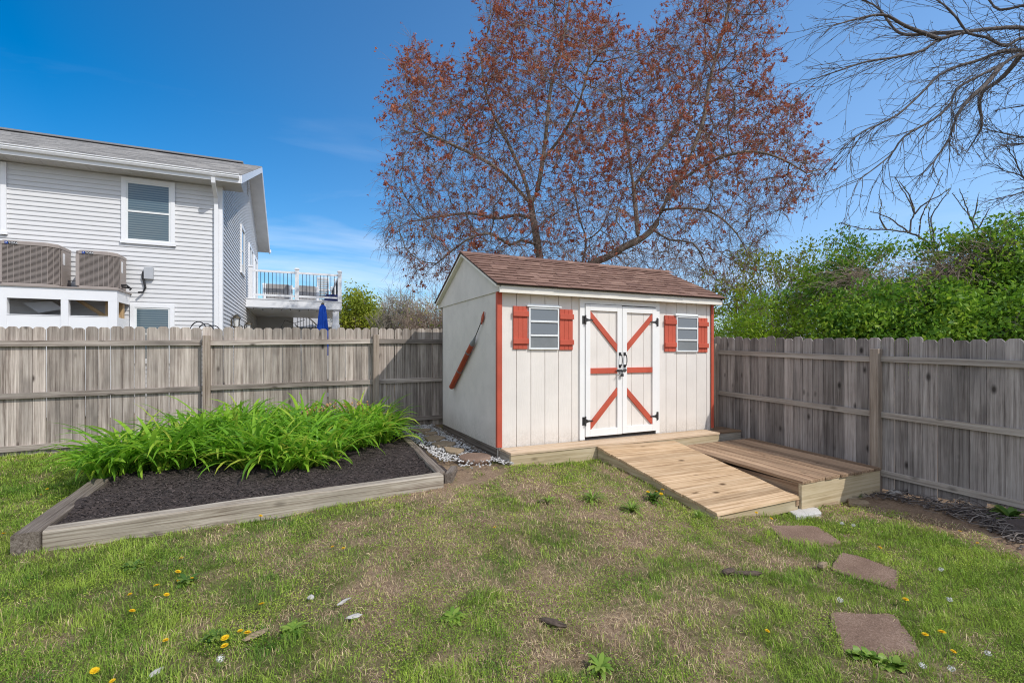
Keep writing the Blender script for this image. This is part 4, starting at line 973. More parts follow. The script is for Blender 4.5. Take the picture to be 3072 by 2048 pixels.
# ------------------------------------------------------------------ grass
def inside(px, py, poly):
    r = np.zeros(px.shape, bool); n = len(poly)
    for i in range(n):
        x0, y0 = poly[i][:2]; x1, y1 = poly[(i+1) % n][:2]
        c = ((y0 > py) != (y1 > py)) & (px < (x1-x0)*(py-y0)/(y1-y0+1e-12)+x0); r ^= c
    return r
STRIP = [gp(u, v)[:2] for u, v in ((2420,1510),(2560,1510),(2680,1530),(2800,1550),(2920,1590),(3010,1635),(3130,1700))]+[np.array([4.5,-4.5]), np.array([4.5,0]), np.array([2.6,0])]
def grass_ok(x, y):
    bad = inside(x, y, [(-3.92,-1.02),(-.92,-.79),(-.6,-.4),(.03,-.36),(4.2,-.36),(4.2,2.9),(-4.07,2.9),(-4.08,-1.03)])
    bad |= inside(x, y, [TL, BL, BR, TR]); bad |= inside(x, y, [(PX0,PY0),(PX1,PY0),(PX1,.2),(PX0,.2)])
    bad |= inside(x, y, STRIP)
    bad |= inside(x, y, [(-.9,-.8),(-.6,-.4),(-.1,-.36),(-.05,-.5),(-.45,-.85)]) & (vnoise(x, y, 9, 40) > .35)
    for P in pav:
        c = P.mean(0); bad |= inside(x, y, [c+(p-c)*(.90) for p in P])
    bad |= (y > 2.86) | (x > 4.12)
    return ~bad
def blades(N, rmax, seed, mode):
    r = np.random.default_rng(seed)
    x = r.uniform(-10.3, 4.15, N); y = r.uniform(-6.2, 2.86, N)
    dx, dy = x-EYE[0], y-EYE[1]; zc = dx*FW[0]+dy*FW[1]; xc = dx*RT[0]+dy*RT[1]
    k = (zc > .9) & (np.abs(xc) < zc*1.35+.5) & (r.random(N) < np.minimum(1, (2.3/np.maximum(zc, .5))**1.25))
    x, y, zc = x[k], y[k], zc[k]; k = grass_ok(x, y); x, y, zc = x[k], y[k], zc[k]
    L = lush(x, y); n = len(x)
    tuft = vnoise(x, y, 9, 31); 
    if mode == 'green':
        k = r.random(n) < np.clip(L*1.25-.08+(tuft-.5)*.5, 0.02, 1)
    else:
        k = r.random(n) < np.clip(.95-L*1.15, .05, 1)*.85
    x, y, zc, L, tuft = x[k], y[k], zc[k], L[k], tuft[k]; n = len(x)
    z = ground(x, y)+(vnoise(x, y, 1.7, 5)-.5)*.03+(vnoise(x, y, 7, 6)-.5)*.018-.010
    near = np.clip(zc/4, .75, 2.4)
    az = r.uniform(0, 6.283, n)
    # combed patches: neighbours lean alike
    lean = vnoise(x, y, 3.3, 33)*12.; az = np.where(r.random(n) < .45, lean+r.normal(0, .6, n), az)
    if mode == 'green':
        h = (.013+.022*L+.034*(tuft**2)*L)*r.uniform(.45, 1.4, n)*np.where(r.random(n) < .03, 1.9, 1.); bend = r.uniform(.25, 1.1, n); w = r.uniform(.0012, .0024, n)*near
        t = np.clip(r.normal(0, .5, n)*.35+.5+(vnoise(x, y, 4.2, 35)-.5)*.8+(vnoise(x, y, 11, 37)-.5)*.7, 0, 1)[:, None]
        yellower = np.clip((vnoise(x, y, .8, 36)-.25)*1.5, 0, 1)[:, None]
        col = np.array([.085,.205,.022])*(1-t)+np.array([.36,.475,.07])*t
        col = col*(1-.35*yellower)+np.array([.36,.50,.05])*.35*yellower  # broad random patches of yellower green blades
        dry = (r.random(n) < np.clip(.62-L*.75, .04, .6))[:, None]
        col = np.where(dry, np.array([.60,.50,.24])*r.uniform(.7, 1.2, (n, 1)), col)
        flat = .0
    else:
        h = r.uniform(.020, .060, n); bend = r.uniform(1.0, 1.6, n); w = r.uniform(.0010, .0020, n)*near
        t = r.random((n, 1)); col = np.array([.36,.24,.135])*(1-t)+np.array([.74,.59,.36])*t
    col = col*r.uniform(.75, 1.25, (n, 1))
    d = np.stack([np.cos(az), np.sin(az), np.zeros(n)], -1); sd = np.stack([-np.sin(az), np.cos(az), r.normal(0, .35, n)], -1)
    P0 = np.stack([x, y, z], -1)
    def pt(f):
        a = bend*f; hh = h*f
        return P0+d*(np.sin(a)*hh)[:, None]+np.array([0, 0, 1.])*(np.cos(a)*hh)[:, None]
    A, B, C_ = P0, pt(.55), pt(1.)
    ww = w[:, None]
    V = np.stack([A-sd*ww, A+sd*ww, B+sd*ww*.8, B-sd*ww*.8, C_+sd*ww*.15, C_-sd*ww*.15], 1).reshape(-1, 3)
    b = np.arange(n)[:, None]*6
    F = np.concatenate([b+np.array([[0, 1, 2, 3]]), b+np.array([[3, 2, 4, 5]])], 0)
    return V, F, np.repeat(col, 6, 0)
def grassmat(name, tr):
    m, nt, b = new_mat(name); g = G(nt); a = g.attr('col').outputs['Color']
    g.l(a, b.inputs['Base Color']); b.inputs['Roughness'].default_value = .55; b.inputs['Specular IOR Level'].default_value = .25
    t = g.n('ShaderNodeBsdfTranslucent'); g.l(a, t.inputs[0]); mx = g.n('ShaderNodeMixShader'); mx.inputs[0].default_value = tr
    out = nt.nodes['Material Output']; g.l(b.outputs[0], mx.inputs[1]); g.l(t.outputs[0], mx.inputs[2]); g.l(mx.outputs[0], out.inputs[0]); return m
M['grass'] = grassmat('grass_blades', .3); M['thatch'] = grassmat('dry_thatch', .1)
V, F, c = blades(1500000, 0, 51, 'green')
tag(np_mesh('grass', V, F, M['grass'], attrs={'col': c}), 'patchy green lawn grass', 'grass', kind='stuff')
def leaflets(N, seed):
    r = np.random.default_rng(seed); x = r.uniform(-9, 4.1, N); y = r.uniform(-5.6, 2.8, N)
    dx, dy = x-EYE[0], y-EYE[1]; zc = dx*FW[0]+dy*FW[1]; xc = dx*RT[0]+dy*RT[1]
    k = (zc > .9) & (np.abs(xc) < zc*1.3+.4) & (r.random(N) < np.minimum(1, (2.3/np.maximum(zc, .5))**1.25)) & grass_ok(x, y)
    pm = vnoise(x, y, 2.7, 61)*.6+vnoise(x, y, 8, 62)*.5; k &= r.random(N) < np.clip((pm-.50)*4.5, .04, 1); x, y, zc, pm = x[k], y[k], zc[k], pm[k]; n = len(x)
    c = np.stack([x, y, ground(x, y)+(vnoise(x, y, 1.7, 5)-.5)*.03+r.uniform(.002, .026, n)], -1)
    nr = r.normal(size=(n, 3))*.45; nr[:, 2] += 1; nr /= np.linalg.norm(nr, axis=1, keepdims=True)
    a = np.cross(nr, r.normal(size=(n, 3))); a /= np.linalg.norm(a, axis=1, keepdims=True); b = np.cross(nr, a); s = (r.uniform(.003, .0065, n)*np.clip(zc/4, .8, 2))[:, None]
    V = np.stack([c-a*s, c-b*s*.75+nr*s*.2, c+a*s, c+b*s*.75+nr*s*.2], 1).reshape(-1, 3)
    t = np.clip(vnoise(x, y, 3.1, 63)+r.normal(0, .18, n), 0, 1)[:, None]; col = (np.array([.12,.25,.02])*(1-t)+np.array([.43,.53,.07])*t)*r.uniform(.8, 1.2, (n, 1))
    return V, np.arange(4*n).reshape(n, 4), np.repeat(col, 4, 0)
V, F, c = leaflets(1500000, 53)
tag(np_mesh('clover_cover', V, F, M['grass'], attrs={'col': c}), 'low yellowish green clover and moss spread through the lawn', 'ground cover', kind='stuff')
V, F, c = blades(800000, 0, 52, 'dry')
tag(np_mesh('dry_thatch', V, F, M['thatch'], attrs={'col': c}), 'straw coloured dead grass lying in the lawn', 'dead grass', kind='stuff')
# ------------------------------------------------------------------ dandelions and weeds
M['yellow'] = varmat('dandelion_yellow', [(.1,(.72,.42,.01)),(.9,(.86,.60,.02))], .7, 60, 0, .2)
M['seed'] = paint('seed_fluff', (.62,.61,.57), .95, .05, 0); M['stem'] = paint('green_stem', (.16,.22,.06), .6, .1, 0)
M['weed'] = leafmat('weed_leaf', [(0,(.05,.12,.02)),(.6,(.12,.22,.035)),(1,(.26,.33,.06))], .3)
M['pale_weed'] = leafmat('pale_weed_leaf', [(0,(.13,.25,.03)),(1,(.30,.42,.07))], .3)
def dandelion():
    t = thing('dandelion', '', 'flower', (0, 0, 0)); w = MB(); w.tube([(0, 0, -.01), (.004, 0, .03), (0, .003, .055)], .0022, 5); w.build('stem', M['stem'], t)
    w = MB(); r = random.Random(2)
    for ring, (n, L, e) in enumerate(((16, .021, .12), (14, .017, .5), (10, .011, .95))):
        for k in range(n):
            a = 6.283*k/n+ring*.2+r.uniform(-.1, .1); d = np.array([math.cos(a)*math.cos(e), math.sin(a)*math.cos(e), math.sin(e)]); s = np.array([-math.sin(a), math.cos(a), 0])*.0032; c = np.array([0, .003, .055])
            w._add([c-s*.5, c+d*L*.8-s, c+d*L+s*.0, c+d*L*.8+s, c+s*.5], [(0, 1, 2, 3, 4)])
    w.build('flower_head', M['yellow'], t); return t
def clock():
    t = thing('dandelion_clock', '', 'flower', (0, 0, 0)); w = MB(); w.tube([(0, 0, -.01), (.004, 0, .06), (0, .003, .11)], .002, 5); w.build('stem', M['stem'], t)
    w = MB(); c = np.array([0, .003, .115]); r = np.random.default_rng(1)
    for k in range(90):
        d = r.normal(size=3); d /= np.linalg.norm(d); s = np.cross(d, [.3, .2, .9]); s /= np.linalg.norm(s); q = np.cross(d, s); e = c+d*.023
        w._add([e-s*.004, e-q*.004, e+s*.004, e+q*.004], [(0, 1, 2, 3)])
    w.blob(c, .006); w.build('seed_head', M['seed'], t); return t
def rosette(nl, L, wd, seed, m='weed', el=(.15, .9)):
    r = np.random.default_rng(seed); vs = []; fs = []; rv = []
    for k in range(nl):
        a = r.uniform(0, 6.283); e0 = r.uniform(*el); l = L*r.uniform(.6, 1.15); p = np.zeros(3); o = len(vs); S = 5; c = r.random()
        for i in range(S+1):
            f = i/S; e = e0-.9*f*f; d = np.array([math.cos(a)*math.cos(e), math.sin(a)*math.cos(e), math.sin(e)])
            if i: p = p+d*l/S
            s = np.array([-math.sin(a), math.cos(a), r.normal()*.1])*wd*(.25+math.sin(min(f*.95+.05, 1)*3.0)*.9)*.5
            vs += [p-s, p+s]; rv += [c, c]
            if i: q = o+2*(i-1); fs.append((q, q+1, q+3, q+2))
    return np.array(vs), np.array(fs), np.array(rv)
LAWN = [(121,1489),(145,1470),(6,1607),(543,1676),(573,1740),(470,1766),(494,1794),(394,1790),(387,1848),(786,1824),(777,1557),(1001,1643),(1034,1653),(720,1901),(737,1913),(679,1924),(681,1949),(499,1931),(343,2043),(525,1727),(535,1742),(1490,1589),(282,2020),
        (2310,1556),(2269,1540),(2878,1598),(2716,1807),(2296,1897),(2778,1910),(2830,1918),(2855,1961),(2633,1650),(2937,1630)]
dp = None; rr = random.Random(8)
def put_flower(u, v, label, grp, sc=1., up=0):
    global dp
    if dp is None: dp = dandelion(); o = dp
    else: o = copy_tree(dp)
    p = gp(u, v+6); o.location = (p[0], p[1], p[2]-.012+up); s = rr.uniform(.6, 1.0)*sc; o.scale = (s, s, s*rr.uniform(.8, 1.2)); o.rotation_euler = (rr.uniform(-.25, .35), rr.uniform(-.3, .3), rr.uniform(0, 6.28)); tag(o, label, 'flower', grp)
for u, v in LAWN: put_flower(u, v, 'yellow dandelion flower open low in the lawn grass', 'dandelions in the lawn')
for u, v in ((1942,1487),(1966,1480),(1985,1479),(1983,1488)): put_flower(u, v+14, 'yellow dandelion flower on the leafy weed by the ramp edge', 'dandelions beside the ramp', 1.1, .05)
cp = None
for u, v in [(2517,1812),(2844,1808),(2563,1579),(2527,1575),(2826,1714),(2768,2010),(2963,1972),(2861,2027)]+[(658,1996)]:
    if cp is None: cp = clock(); o = cp
    else: o = copy_tree(cp)
    p = gp(u, v+18); o.location = tuple(p); s = rr.uniform(.55, .85); o.scale = (s, s, s*.8); o.rotation_euler = (rr.uniform(-.2, .2), rr.uniform(-.2, .2), rr.uniform(0, 6))
    if u > 1000: tag(o, 'round white dandelion seed head in the lawn near the stepping stones', 'flower', 'dandelion seed heads in the lawn')
    else: tag(o, 'lone white dandelion seed head below the cluster of dandelion flowers', 'flower')
def weed(u, v, nl, L, wd, seed, label, m='weed', el=(.15, .9)):
    V, F, rv = rosette(nl, L, wd, seed, m, el); p = gp(u, v); o = np_mesh('leafy_weed', V+p, F, M[m], attrs={'rv': rv}, smooth=True); return tag(o, label, 'weed')
weed(1642,1506, 26, .11, .012, 1, 'spiky yellowish weed tuft on bare soil, farthest from the ramp', 'pale_weed', (.2, 1.2))
weed(1778,1500, 60, .16, .011, 2, 'large spreading weed rosette on bare soil between two others', 'pale_weed', (.2, 1.1))
weed(1896,1533, 60, .15, .011, 3, 'spreading weed rosette on bare soil nearest the ramp', 'pale_weed', (.2, 1.2))
weed(1960,1502, 60, .12, .022, 4, 'leafy dandelion plant carrying yellow flowers by the ramp edge', 'weed', (.3, 1.4))
weed(2095,1556, 60, .10, .006, 5, 'tuft of tall grass at the foot of the ramp', 'pale_weed', (.6, 1.5))
weed(2563,1488, 22, .10, .03, 6, 'small green weed at the front of the platform', 'weed', (.3, 1.2))
weed(3030,1556, 40, .18, .045, 7, 'dark green leafy weed against the side fence', 'weed', (.2, 1.2))
for k, (u, v) in enumerate(((2575,1968),(2610,1975),(2650,1990),(2690,2000))):
    weed(u, v, 26, .055, .03, 20+k, 'light green clover patch at the front edge of the large stepping stone, ' + ('leftmost of four', 'second of four', 'third of four', 'rightmost of four')[k], 'pale_weed', (.3, 1.3))
for k, (u, v, lab) in enumerate(((640,1910,'broad leaved weed among the cluster of yellow dandelions'),(560,1745,'broad leaved weed between the two middle dandelions of the green lawn'),(400,1700,'broad leaved weed in the lush lawn below the flower bed timber'),(880,1890,'yellowish clover patch beside bare soil in the lawn'),(1360,1850,'green weed patch in the lawn beside the bark stick'),(1800,2000,'low weed patch in the lawn at the lower edge of the photo'))):
    weed(u, v, 40, .075, .022, 40+k, lab, 'weed' if k < 3 else 'pale_weed', (.1, .9))
# ------------------------------------------------------------------ trees
def barkmat(name, a, b_, c_, sc=6):
    m, nt, b = new_mat(name); g = G(nt); v = g.obj()
    n = g.m('ADD', g.m('MULTIPLY', g.noise(g.map(v, (sc*3, sc*3, sc*.7)), 1., 5, .65), .7), g.m('MULTIPLY', g.noise(v, 1.7, 4), .3))
    g.l(g.ramp(n, [(.33, a), (.5, b_), (.66, c_)]), b.inputs['Base Color']); b.inputs['Roughness'].default_value = .9; b.inputs['Specular IOR Level'].default_value = .1
    g.bump(n, b, .6, .02); return m
M['maplebark'] = barkmat('maple_bark', (.085,.065,.05), (.20,.165,.135), (.33,.285,.24))
M['mapletwig'] = barkmat('reddish_twig', (.15,.09,.075), (.27,.18,.15), (.40,.29,.25), 5)
M['greybark'] = barkmat('grey_bark', (.045,.04,.038), (.115,.10,.095), (.20,.18,.165), 9)
M['tanbark'] = barkmat('tan_vine', (.18,.125,.095), (.36,.28,.22), (.54,.45,.37), 12)
M['palebark'] = barkmat('pale_twig', (.20,.17,.13), (.34,.30,.25), (.48,.44,.38), 12)
M['bud'] = varmat('red_bud_clusters', [(.05,(.17,.04,.03)),(.4,(.36,.10,.06)),(.7,(.50,.18,.10)),(.95,(.56,.30,.17))], .75, 14, 0, .3)
def np_tubes(P, Rr, sides=3):
    """P (N,K,3), Rr (N,K) -> V, F"""
    N, K, _ = P.shape; t = np.gradient(P, axis=1); t /= np.linalg.norm(t, axis=2, keepdims=True)+1e-9
    ref = np.where(np.abs(t[..., 2:3]) < .9, np.array([0, 0, 1.]), np.array([1., 0, 0])); a = np.cross(t, ref); a /= np.linalg.norm(a, axis=2, keepdims=True)+1e-9; b = np.cross(t, a)
    w = np.arange(sides)*2*math.pi/sides
    V = P[:, :, None]+(a[:, :, None]*np.cos(w)[:, None]+b[:, :, None]*np.sin(w)[:, None])*Rr[:, :, None, None]
    i = np.arange(N*K*sides).reshape(N, K, sides); j = np.roll(i, -1, axis=2)
    F = np.stack([i[:, :-1], j[:, :-1], j[:, 1:], i[:, 1:]], -1).reshape(-1, 4)
    return V.reshape(-1, 3), F
def merge(parts):
    o = 0; Vs = []; Fs = []
    for V, F in parts: Vs.append(V); Fs.append(F+o); o += len(V)
    return np.concatenate(Vs), np.concatenate(Fs)
def resample(path, step):
    path = [np.asarray(p, float) for p in path]; out = [path[0]]
    # gentle smoothing through a Catmull-Rom
    P = [path[0]]+path+[path[-1]]
    for i in range(1, len(P)-2):
        n = max(1, int(np.linalg.norm(P[i+1]-P[i])/step))
        for k in range(1, n+1):
            t = k/n; out.append(.5*((2*P[i])+(-P[i-1]+P[i+1])*t+(2*P[i-1]-5*P[i]+4*P[i+1]-P[i+2])*t*t+(-P[i-1]+3*P[i]-3*P[i+1]+P[i+2])*t**3))
    return out
def colonize(paths, pts, step=.2, infl=1.4, kill=.26, iters=70, droop=-.05, jit=.15, seed=1):
    """paths: list of (polyline, attach index of parent path or None). Returns node positions, parents"""
    pos = []; par = []
    for path in paths:
        rs = resample(path, step)
        if pos:
            d = [np.linalg.norm(rs[0]-p) for p in pos]; prev = int(np.argmin(d))
        else: prev = -1
        for p in rs:
            pos.append(np.array(p)); par.append(prev); prev = len(pos)-1
    r = np.random.default_rng(seed); pts = [p for p in pts]
    alive = np.ones(len(pts), bool); PT = np.array(pts)
    for it in range(iters):
        kd = kdtree.KDTree(len(pos))
        for i, p in enumerate(pos): kd.insert(p, i)
        kd.balance(); acc = {}
        for q in np.nonzero(alive)[0]:
            co, i, d = kd.find(PT[q])
            if d < kill: alive[q] = False
            elif d < infl: acc.setdefault(i, []).append((PT[q]-pos[i])/d)
        if not acc: break
        for i, ds in acc.items():
            v = np.sum(ds, 0)/len(ds)+r.normal(size=3)*jit+np.array([0, 0, droop]); n = np.linalg.norm(v)
            if n < 1e-3: continue
            # follow the parent's line a little
            if par[i] >= 0:
                w = pos[i]-pos[par[i]]; w /= np.linalg.norm(w)+1e-9; v = v/n*.75+w*.35; n = np.linalg.norm(v)
            pos.append(pos[i]+v/n*step); par.append(i)
    return np.array(pos), np.array(par)
def tree_mesh(pos, par, tip=.004, expo=2.2, rmax=.3, base_minr=None):
    n = len(pos); ch = [[] for _ in range(n)]
    for i in range(n):
        if par[i] >= 0: ch[par[i]].append(i)
    acc = np.zeros(n)
    for i in range(n-1, -1, -1):                       # children always follow parents
        if not ch[i]: acc[i] = tip**expo
        if par[i] >= 0: acc[par[i]] += acc[i]
    rad = np.minimum(acc**(1/expo), rmax)
    mb = MB(); parts = []
    starts = [i for i in range(n) if par[i] < 0]; stack = starts[:]
    while stack:
        i = stack.pop(); chain = [i]
        path = ([pos[par[i]]] if par[i] >= 0 else [])+[pos[i]]; rr_ = ([min(rad[par[i]], rad[i]*1.25)] if par[i] >= 0 else [])+[rad[i]]
        c = i
        while ch[c]:
            nx = max(ch[c], key=lambda q: rad[q])
            for o in ch[c]:
                if o != nx: stack.append(o)
            c = nx; path.append(pos[c]); rr_.append(rad[c])
        if len(path) < 2: continue
        s = 9 if rr_[0] > .05 else 5 if rr_[0] > .015 else 3
        V, F = np_tubes(np.array(path)[None], np.array(rr_)[None], s); parts.append((V, F))
    V, F = merge(parts); return V, F, rad, ch
def twigs(base, dirs, L, r0, K=4, droop=.5, seed=0, sides=3, curl=.35):
    r = np.random.default_rng(seed); N = len(base); P = np.zeros((N, K, 3)); P[:, 0] = base; d = dirs.copy()
    for k in range(1, K):
        d = d+r.normal(size=(N, 3))*curl*.5; d[:, 2] -= droop*.33; d /= np.linalg.norm(d, axis=1, keepdims=True)
        P[:, k] = P[:, k-1]+d*(L/(K-1))[:, None]
    R = r0*np.linspace(1, .45, K)[None]*np.ones((N, 1)); V, F = np_tubes(P, R, sides); return V, F, P, d
def leafquads(c, size, seed, aspect=.5, up=.0, nrm=None):
    """diamond leaves with random orientation, slightly folded"""
    r = np.random.default_rng(seed); N = len(c); a = r.normal(size=(N, 3)); a[:, 2] += up; a /= np.linalg.norm(a, axis=1, keepdims=True)
    b = np.cross(a, r.normal(size=(N, 3))); b /= np.linalg.norm(b, axis=1, keepdims=True); s = (size*r.uniform(.6, 1.3, N))[:, None]
    V = np.stack([c-a*s*.5, c-b*s*aspect*.5+a*s*.05, c+a*s*.55, c+b*s*aspect*.5+a*s*.05], 1).reshape(-1, 3)
    return V, np.arange(4*N).reshape(N, 4)
def unit(r, n):
    d = r.normal(size=(n, 3)); return d/np.linalg.norm(d, axis=1, keepdims=True)
# ---- the big red maple behind the shed
CROWN = [(1100,770),(1112,700),(1130,600),(1105,545),(1150,470),(1130,330),(1160,215),(1225,110),(1260,110),(1290,230),(1390,200),(1440,60),(1440,-200),(1760,-200),(1780,20),(1870,60),(1850,110),(1790,150),(1850,150),(1940,80),(2010,70),(2060,-30),(2075,-200),(2350,-200),(2340,60),(2335,180),(2350,290),(2400,250),(2430,290),(2425,380),(2510,510),(2450,585),(2370,640),(2340,720),(2290,780),(2240,850),(2190,900),(2060,830),(1900,820),(1700,800),(1500,790),(1370,780),(1310,860),(1260,860),(1200,830),(1180,770)]
CC = np.array([1790., 430.]); CROWN = [tuple(CC+(np.array(p)-CC)*np.array([.955, .93 if p[1] < 430 else .97])) for p in CROWN]
def crown_points(N, seed):
    r = np.random.default_rng(seed); out = []
    cp_ = np.array(CROWN, float)
    while len(out) < N:
        u, v = r.uniform(1080, 2540), r.uniform(-200, 900)
        if not inside(np.array([u]), np.array([v]), CROWN)[0]: continue
        e = max(.15, 1-((u-1780)/800)**2-((v-430)/700)**2*.6)
        z = 12.0+r.uniform(-1, 1)*2.9*math.sqrt(e)
        p = at(u, v, z)
        if vnoise(p[0]*1.+p[1]*.7+9, p[2]-p[1]*.4+3, .75, 81) < .36 and v < 720: continue     # gaps between the sprays
        out.append(p)
    return np.array(out)
def P_(*a): return [at(u, v, z) for u, v, z in a]
paths = [
 P_((1672,1230,12.2),(1662,1000,12.1),(1640,860,12.0),(1621,790,12.0),(1610,720,12.0),(1596,640,12.0),(1592,610,12.0)),
 P_((1592,610,12.0),(1612,570,12.1),(1628,480,12.1),(1640,380,12.2),(1655,250,12.3),(1690,110,12.4),(1720,-60,12.4)),
 P_((1592,612,12.0),(1560,575,11.8),(1510,520,11.5),(1450,480,11.2),(1370,440,10.9),(1270,395,10.6)),
 P_((1592,608,12.0),(1570,530,12.4),(1520,420,12.9),(1460,290,13.3),(1440,140,13.6)),
 P_((1610,735,12.0),(1565,720,11.6),(1530,735,11.3),(1470,700,11.0),(1400,720,10.8),(1310,790,10.6)),
 P_((1600,655,12.0),(1550,645,12.2),(1490,655,12.6),(1400,640,13.0),(1260,660,13.3)),
 P_((1628,480,12.1),(1690,400,11.6),(1740,300,11.2),(1770,180,11.0)),
 P_((1662,1010,12.1),(1715,880,12.0),(1760,800,11.9),(1815,775,11.8),(1870,742,11.8),(1930,712,11.8),(1970,670,11.8),(1985,630,11.8),(2005,590,11.8),(2030,550,11.8)),
 P_((2030,550,11.8),(2070,470,11.9),(2110,360,12.0),(2130,240,12.1),(2170,90,12.2),(2210,-80,12.2)),
 P_((2030,550,11.8),(2090,510,11.5),(2170,470,11.2),(2260,455,11.0),(2340,475,10.8),(2420,520,10.6)),
 P_((1985,630,11.8),(2060,625,11.3),(2140,640,10.9),(2210,700,10.7),(2250,780,10.6)),
 P_((1915,722,11.8),(1908,640,12.0),(1900,560,12.1),(1885,450,12.2),(1870,330,12.3),(1860,230,12.4)),
 P_((1900,560,12.1),(1960,480,12.7),(2030,380,13.2),(2080,260,13.5)),
 P_((1960,690,11.8),(2010,720,11.6),(2080,730,11.4),(2120,800,11.2)),
 P_((1668,1050,12.1),(1720,900,12.9),(1745,800,13.0),(1758,720,13.1),(1740,660,13.2),(1720,560,13.3)),
 P_((1758,720,13.1),(1800,690,13.3),(1840,600,13.5)),
]
pos, par = colonize(paths, crown_points(6600, 3), .2, 1.5, .25, 60, -.03, .30, 5)
V, F, rad, ch = tree_mesh(pos, par, .0050, 2.32, .17)
r = np.random.default_rng(17)
# keep the big limbs stout
maple = thing('red_maple', 'large maple with reddish brown budding twigs spreading behind the garden shed', 'tree', (pos[0][0], pos[0][1], 0))
idx = np.nonzero(rad < .022)[0]
bi = np.repeat(idx, 3); bi = bi[r.random(len(bi)) < .8]
pd = pos[bi]-pos[np.maximum(par[bi], 0)]; pd /= np.linalg.norm(pd, axis=1, keepdims=True)+1e-9
hh = np.clip((pos[bi][:, 2:3]-4.)/4., -.4, .8); dirs = pd*.8+unit(r, len(bi))*.85+np.array([0, 0, 1.])*hh*.6; dirs /= np.linalg.norm(dirs, axis=1, keepdims=True)
tv, tf, TP, td = twigs(pos[bi], dirs, r.uniform(.22, .62, len(bi)), .0042, 5, .35, 7)
# low branches hang in long fine sprays
lo_ = np.nonzero((rad < .03) & (pos[:, 2] < 5.6) & (pos[:, 2] > 2.2))[0]; lo_ = lo_[r.random(len(lo_)) < .8]
dl_ = unit(r, len(lo_))+np.array([0, 0, -.35]); dl_ /= np.linalg.norm(dl_, axis=1, keepdims=True)
hv, hf, HP, _ = twigs(pos[lo_], dl_, r.uniform(.4, 1.0, len(lo_)), .0042, 6, .8, 12)
# finer side twigs
q = TP[:, 2]; k = r.random(len(q)) < .8; d2 = td[k]+unit(r, k.sum())*.9; d2 /= np.linalg.norm(d2, axis=1, keepdims=True)
sv, sf, SP, _ = twigs(q[k], d2, r.uniform(.12, .35, k.sum()), .003, 4, .3, 8)
np_mesh('trunk', V, F, M['maplebark'], maple)
V2, F2 = merge([(tv, tf), (sv, sf), (hv, hf)]); np_mesh('twigs', V2, F2, M['mapletwig'], maple)
ends = np.concatenate([TP[:, -1], TP[:, -1]*.6+TP[:, 3]*.4, TP[:, 3], TP[:, 3]*.5+TP[:, 2]*.5, SP[:, -1], HP[:, -1]]); tid = np.concatenate([np.arange(len(TP))]*4+[np.arange(len(SP))+len(TP), np.arange(len(HP))+len(TP)+len(SP)])
hz = ends[:, 2]; low = np.clip((hz-3.2)/3.2, 0, 1)
rel = ends-EYE; uu = CX+FOC*(rel@RT)/(rel@FW)
pr_ = (.07+.27*low)*np.where(uu > 2150, .75, 1.)*np.where((hz < 4.8) & (uu > 1450), .55, 1.)
patch = np.clip((vnoise(ends[:, 0]+ends[:, 1]*.6, ends[:, 2]+ends[:, 1]*.3, .9, 71)-.32)*2.6, .12, 1.5)*np.clip(vnoise(ends[:, 0]-ends[:, 1], ends[:, 2], 2.6, 72)*1.7, .3, 1.4)
gate = r.random(tid.max()+1)[tid]                   # a whole twig flowers or stays bare
ends = ends[(gate < pr_*patch*2.9) & (r.random(len(ends)) < .72)]
NB = 8; cd_ = unit(r, len(ends)*NB); csz = np.repeat(r.uniform(.55, 1.6, len(ends)), NB)[:, None]; cl = np.repeat(ends, NB, 0)+cd_*r.uniform(.008, .045, (len(ends)*NB, 1))*csz
bv, bf = leafquads(cl, .050*csz[:, 0], 4, .45)
np_mesh('crown', bv, bf, M['bud'], maple, {'rv': np.repeat(np.clip(np.repeat(r.random(len(ends)), NB)*.6+r.random(len(cl))*.4, 0, 1), 4)})
